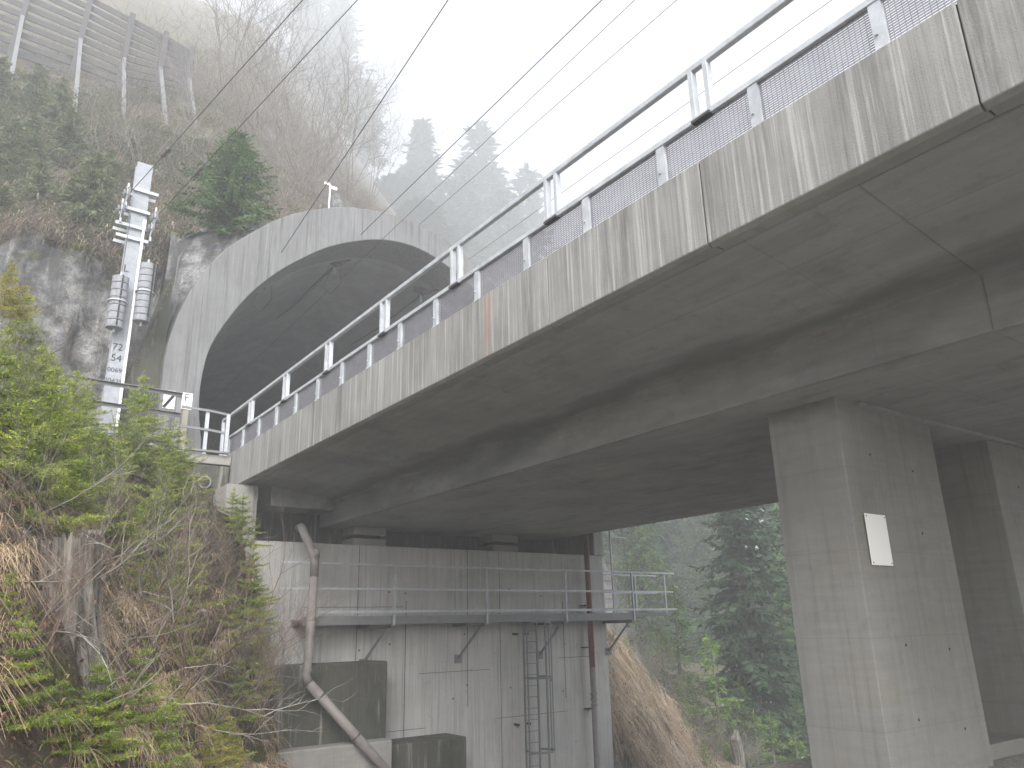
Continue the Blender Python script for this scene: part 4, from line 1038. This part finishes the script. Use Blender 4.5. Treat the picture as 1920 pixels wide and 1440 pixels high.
# ---- right side: dark forest behind the spur
GR = 'dark forest spruces right of the abutment'
ra = conifer('forest_spruce', 22, 4.2, M['needle_d'], M['barkd'], 71, .42, .17, .6, .17, .6, .03, 'large dark forest spruce just left of the near pier', 'spruce', GR, 8, .35)
rb = conifer('forest_spruce', 20, 3.6, M['needle_m'], M['barkd'], 72, .42, .17, .55, .16, .55, .03, 'dark forest spruce behind the end of the walkway railing', 'spruce', GR, 8, .3)
place(ra, 33.5, 26); place(rb, 41, 40.5); rb.scale = (.85,)*3
for k, x, y, s_, lb in [(ra, 36.2, 25.5, .95, 'dark forest spruce half hidden by the near pier'),(rb, 38, 31, 1.2, 'forest spruce deeper in the dark gap'),(ra, 34.5, 33, 1.2, 'tall forest spruce behind the large dark one'),(rb, 44, 38, 1.3, 'far forest spruce with sky gaps around it'),
    (ra, 41, 43, 1.4, 'hazy forest spruce behind the walkway end'),(rb, 33.0, 35.5, 1.15, 'hazy spruce just right of the access ladder'),(ra, 48, 42, 1.4, 'hazy forest spruce far to the right'),(rb, 39.5, 27.5, 1.0, 'forest spruce behind the left face of the near pier'),(rb, 50, 52, 1.5, 'faint tall spruce deep in the fog at right'),(ra, 43, 50, 1.5, 'faint tall spruce deep in the fog near the ladder'),
    (rb, 34.5, 36.5, 1.4, 'pale misty spruce right of the access ladder, above the railing'),(ra, 39, 39.5, 1.5, 'pale misty spruce above the end of the walkway'),(rb, 43, 41, 1.6, 'misty spruce between the walkway end and the large dark spruce'),(ra, 49, 47, 1.7, 'faint misty spruce right under the bridge soffit'),(rb, 38, 38, 1.3, 'low misty spruce behind the walkway end post')]:
    q_ = 1.0 if k_ % 3 == 0 and x/y > 1.25 else 1.55
    x *= q_; y *= q_; s_ *= q_**.7; e_ = .56 if x/y > 1.12 else .40
    s_ = min(s_, (e_*y-hh(x, y))/(22 if k is ra else 20))
    copy_thing(k, (x, y, hh(x, y)-.3), k_*1.3, s_, lb); k_ += 1
GN = 'small spruces on the right slope'
na = conifer('small_spruce', 5.2, 1.5, M['needle_m'], M['barkd'], 81, .28, .09, .2, .04, .2, .05, 'upright green spruce just right of the walkway end', 'spruce', GN, 7, .25)
nb = conifer('small_spruce', 3.0, 1.3, M['needle_b'], M['bark'], 82, .24, .08, .2, .04, .15, .1, 'bright green little spruce on the edge of the brown slope', 'spruce', GN, 6, .4)
na.location = (27.6, 25.4, -3.0); nb.location = (28.6, 24.3, -2.9)
na.location.z = hh(27.6, 25.4)-.2; nb.location.z = hh(28.6, 24.3)-.1; na.scale = (1.2,1.2,1.35); nb.scale = (1.5,1.5,1.85)
for k, x, y, s_, lb in [(nb, 30.3, 23.8, 1.15, 'bright low spruce branch at the lower right of the slope'),(na, 30.6, 24.6, .9, 'green spruce below the brown slope near the pier'),(nb, 23.2, 24.2, .35, 'tiny green spruce bush on the brown grass slope'),(na, 29.5, 26.5, .9, 'green spruce behind the bright green little one'),
    (nb, 29.6, 22.4, 1.1, 'bushy spruce at the bottom of the brown slope'),(na, 25.6, 26.4, .6, 'small spruce on the ridge under the walkway end'),(nb, 31.5, 22.6, 1.2, 'low spruce before the foot of the dark forest'),(nb, 19.4, 22.3, .3, 'tiny green bush beside the abutment foot on the brown slope'),(nb, 26.8, 24.6, .7, 'green bush on the right edge of the brown slope'),(nb, 24.6, 21.8, .35, 'tiny green bush low on the brown slope'),(na, 28.0, 26.8, 1.1, 'green spruce between the walkway end and the bright green one')]:
    copy_thing(k, (x, y, hh(x, y)-.15), k_*1.3, s_, lb); k_ += 1
GQ = 'bare shrubs on the right slope'
rs = bare_shrub('slope_shrub', 2.3, .7, 91, M['bark'], 'bare shrub on the ridge of the brown slope', GQ, 9, 4, .018, wig=.2); place(rs, 26.6, 25.0)
rs2 = bare_shrub('pale_shrub', 2.4, .7, 92, M['barkp'], 'pale straw-coloured shrub behind the walkway railing', GQ, 12, 4, .012, wig=.14); place(rs2, 22.0, 25.2)
for k, x, y, s_, lb in [(rs, 24.4, 24.0, .8, 'bare shrub in the middle of the brown slope'),(rs, 28.0, 25.4, 1.0, 'bare shrub left of the bright green little spruce'),(rs2, 23.4, 26, 1.0, 'second pale shrub behind the walkway railing, nearer the end post'),(rs, 29.2, 24.0, .9, 'bare shrub under the bright green spruce'),
    (rs, 25.4, 25.6, 1.0, 'bare shrub at the top of the brown slope'),(rs2, 20.5, 25.2, 1.1, 'pale shrub behind the access ladder'),(rs, 27.2, 23.6, .8, 'bare shrub low on the brown slope'),(rs2, 24.5, 27, 1.1, 'pale shrub behind the end post of the walkway'),(rs, 20.6, 22.6, .6, 'small bare shrub near the abutment on the brown slope'),(rs, 25.6, 22.6, .7, 'bare shrub on the lower part of the brown slope'),(rs2, 28.4, 23.0, .7, 'pale twiggy shrub on the right edge of the brown slope')]:
    copy_thing(k, (x, y, hh(x, y)-.1), k_*1.1, s_, lb); k_ += 1
# weathered post on right slope
gp = MB().tube([(27.6,22.6,-6.6),(27.62,22.6,-5.2),(27.5,22.6,-4.6),(27.58,22.6,-4.25)], [.27,.25,.22,.12], 12).build('dead_tree', M['stump'], None, org=(27.6,22.6,-6.6)); tag(gp, 'broken grey dead trunk standing low on the right slope', 'dead tree')
# ---- snow barrier
sb = empty('snow_fence', (2.5, 51, 36), 'large timber avalanche fence on steel posts high on the foggy slope', 'fence')
posts = [(8.0,45),(6.4,45.6),(4.4,46.3),(2.0,47),(-1.1,47.8),(-4.3,48.5)]
tops = []
for i, (x, y) in enumerate(posts):
    zt = .805*y + .4 + .4*i; z0 = hh(x-.4, y-1.4) - .4
    P0 = Vector((x-.4, y-1.4, z0)); P1 = Vector((x, y+.6, zt)); tops.append((P0, P1))
    MB().bar(P0, P1, .32, .5).build('post', M['darkm'], sb)
    kn = P0.lerp(P1, .5); ft = Vector((x*.9, y*.8, 0)); ft.z = hh(ft.x, ft.y)-.3
    MB().bar(kn, ft, .2, .22).build('strut', M['galvd'], sb)
for (a0, a1), (b0, b1) in zip(tops, tops[1:]):
    for k in range(11):
        t = .06 + k*.09
        MB().bar(a0.lerp(a1, t) + Vector((-.11,.14,0)), b0.lerp(b1, t) + Vector((.11,.14,0)), .07, .38).build('plank', M['gate'], sb)
# mossy wing of rock beside the portal
wl = MB()
wl.add([(4.0,21.2,3.5),(2.2,20.9,3.5),(3.2,21.2,6.6),(4.0,21.35,9.6),(4.0,22.6,3.5),(2.6,22.6,3.5),(3.4,22.6,6.6),(4.0,22.6,9.8)], [(0,1,2,3),(7,6,5,4),(1,5,6,2),(2,6,7,3),(0,3,7,4),(0,4,5,1)])
o = wl.build('retaining_wall', M['block'], None, .03, org=(3.5,22,3.5)); tag(o, 'dark sloping retaining wall with mossy edge left of the tunnel ring', 'wall')
pts = [( (2.2+(4-2.2)*t*1.0) , 21.0+.3*t, 3.5+ (6.1*t if t>0 else 0), .6) for t in [rnd.random() for _ in range(160)]]
pts = [(2.35+1.65*((z-3.6)/6)**.85 if z > 3.6 else 2.3, 21.15+rnd.uniform(0,1), z, .5) for z in [rnd.uniform(4.2,9.6) for _ in range(260)]]
grass('retaining_wall_moss', pts, M['moss'], 'moss along the sloping edge of the dark retaining wall', (.08,.2), 20, .02, .9, (0,-.4), .06)

# ---- left bank ground cover
pts = []
for _ in range(2300):
    y = rnd.uniform(4, 19.3); x = rnd.uniform(-4.5, 6.6)
    d = .2+.496*(y-4.5)-x
    if d < -.3 or d > 4.2: continue
    v = mn.noise(Vector((x*.7, y*.7, 3)))
    if v < -.12: continue
    pts.append((x, y, hh(x, y)+rnd.uniform(-.02,.06), rnd.uniform(.6,1.25)))
grass('dry_grass', pts, M['straw'], 'pale dry grass hanging in tufts over the left bank', (.3,.62), 52, .010, 1.15, (.5,-.75), .07)
pts = []
for _ in range(9000):
    y = rnd.uniform(4, 19.3); x = rnd.uniform(-4.5, 6.6)
    d = .2+.496*(y-4.5)-x
    if d < -.5 or d > 4.2: continue
    pts.append((x, y, hh(x, y)+.03, rnd.uniform(.6,1.2)))
grass('leaf_litter', pts, M['litter'], 'brown litter and low sprigs covering the soil of the left bank', (.06,.16), 9, .035, .7, (.3,-.5), .16)
pts = []
for _ in range(2600):
    y = rnd.uniform(5, 19.3); x = rnd.uniform(-4.5, 6.4); d = .2+.496*(y-4.5)-x
    if d < -.2 or d > 4.2 or mn.noise(Vector((x*.9+9, y*.9, 1))) < .05: continue
    pts.append((x, y, hh(x, y)+.02, rnd.uniform(.6,1.2)))
grass('green_ground_cover', pts, M['moss'], 'yellow-green moss and sprouts among the grass of the left bank', (.08,.22), 16, .012, .6, (.2,-.4), .14)
# ---- right spur grass
pts = []
for _ in range(3600):
    x = rnd.uniform(17.1, 31); y = rnd.uniform(18.5, 25.6)
    z = hh(x, y)
    if z < -9: continue
    pts.append((x, y, z+.02, rnd.uniform(.7,1.3)))
grass('red_dry_grass', pts, M['straw_r'], 'reddish brown dry grass covering the steep slope right of the abutment', (.45,1.0), 26, .038, 1.3, (.2,-.55), .14)
pts = []
for _ in range(1500):
    x = rnd.uniform(17.3, 31); y = rnd.uniform(18.5, 25.8)
    if mn.noise(Vector((x*.6, y*.6, 31))) < .14: continue
    pts.append((x, y, hh(x, y)+.05, rnd.uniform(.6,1.3)))
grass('slope_sprouts', pts, M['needle_b'], 'green sprouts scattered through the reddish grass slope', (.15,.4), 18, .03, .7, (.1,-.4), .16)
pts = []
for _ in range(900):
    x = rnd.uniform(17.3, 31); y = rnd.uniform(18.5, 25.8)
    if mn.noise(Vector((x*.5, y*.5, 51))) < .0: continue
    pts.append((x, y, hh(x, y)+.08, rnd.uniform(.8,1.4)))
grass('golden_grass', pts, M['straw'], 'golden dry grass bunches on the slope right of the abutment', (.4,.9), 30, .03, 1.2, (.2,-.5), .1)
# ---- cliff-top and upper slope cover
pts = []
for _ in range(9000):
    y = 24.4+ (rnd.random()**1.7)*45; a = rnd.uniform(-.12,.5); x = a*y
    if mn.noise(Vector((x*.35, y*.35, 8))) < -.25: continue
    pts.append((x, y, hh(x, y)+.03, rnd.uniform(.8,1.5)))
grass('slope_grass', pts, M['slopegrass'], 'dry grass over the foggy slope above the rock face', (.3,.8), 14, .035, 1.0, (.1,-.7), .3)
pts = []
for _ in range(5000):
    y = 24.8 + (rnd.random()**1.3)*20; a = rnd.uniform(-.1,.27); x = a*y
    if mn.noise(Vector((x*.3, y*.3, 21))) < -.08: continue
    pts.append((x, y, hh(x, y)+.03, rnd.uniform(.8,1.6)))
grass('green_scrub', pts, M['needle_o'], 'olive green scrub covering the slope left of the mast top', (.2,.5), 16, .045, .8, (.1,-.6), .25)
pts = []
for _ in range(1500):
    x = rnd.uniform(-3.5, 4.0); y = 22.9+.12*x+rnd.uniform(-.1,2.3); z = hh(x, y)
    if mn.noise(Vector((x*.8, z*.6, 4))) < .12: continue
    pts.append((x, y-.15, z+.02, rnd.uniform(.5,1.0)))
grass('moss', pts, M['moss'], 'yellow-green moss cushions on the rock face', (.1,.25), 22, .02, 1.2, (0,-.6), .14)
# grass fringe along the top of the ring
pts = [(x, 21.7+rnd.uniform(-.5,.4), oz(x)+.02, rnd.uniform(.4,.8)) for x in [rnd.uniform(4.6,13) for _ in range(160)]]
grass('portal_grass', pts, M['straw'], 'short dry grass fringe along the top of the tunnel ring', (.12,.3), 10, .012, .6, (0,-.3), .12)

# ------------------------------------------------------------------ fog
hz = MB().box(-80, 190, -48, 225, -18.5, 185).build('haze', None or bpy.data.materials.new('fog'))
hm = hz.data.materials[0]; hm.use_nodes = True; ht = hm.node_tree; ht.nodes.remove(ht.nodes['Principled BSDF'])
pv = ht.nodes.new('ShaderNodeVolumePrincipled'); pv.inputs['Color'].default_value = (.945,.97,1,1); pv.inputs['Density'].default_value = .0046; pv.inputs['Anisotropy'].default_value = .2
ht.links.new(pv.outputs[0], ht.nodes['Material Output'].inputs['Volume'])
tag(hz, kind='stuff'); hz['label'] = 'thick pale mountain fog filling the air'
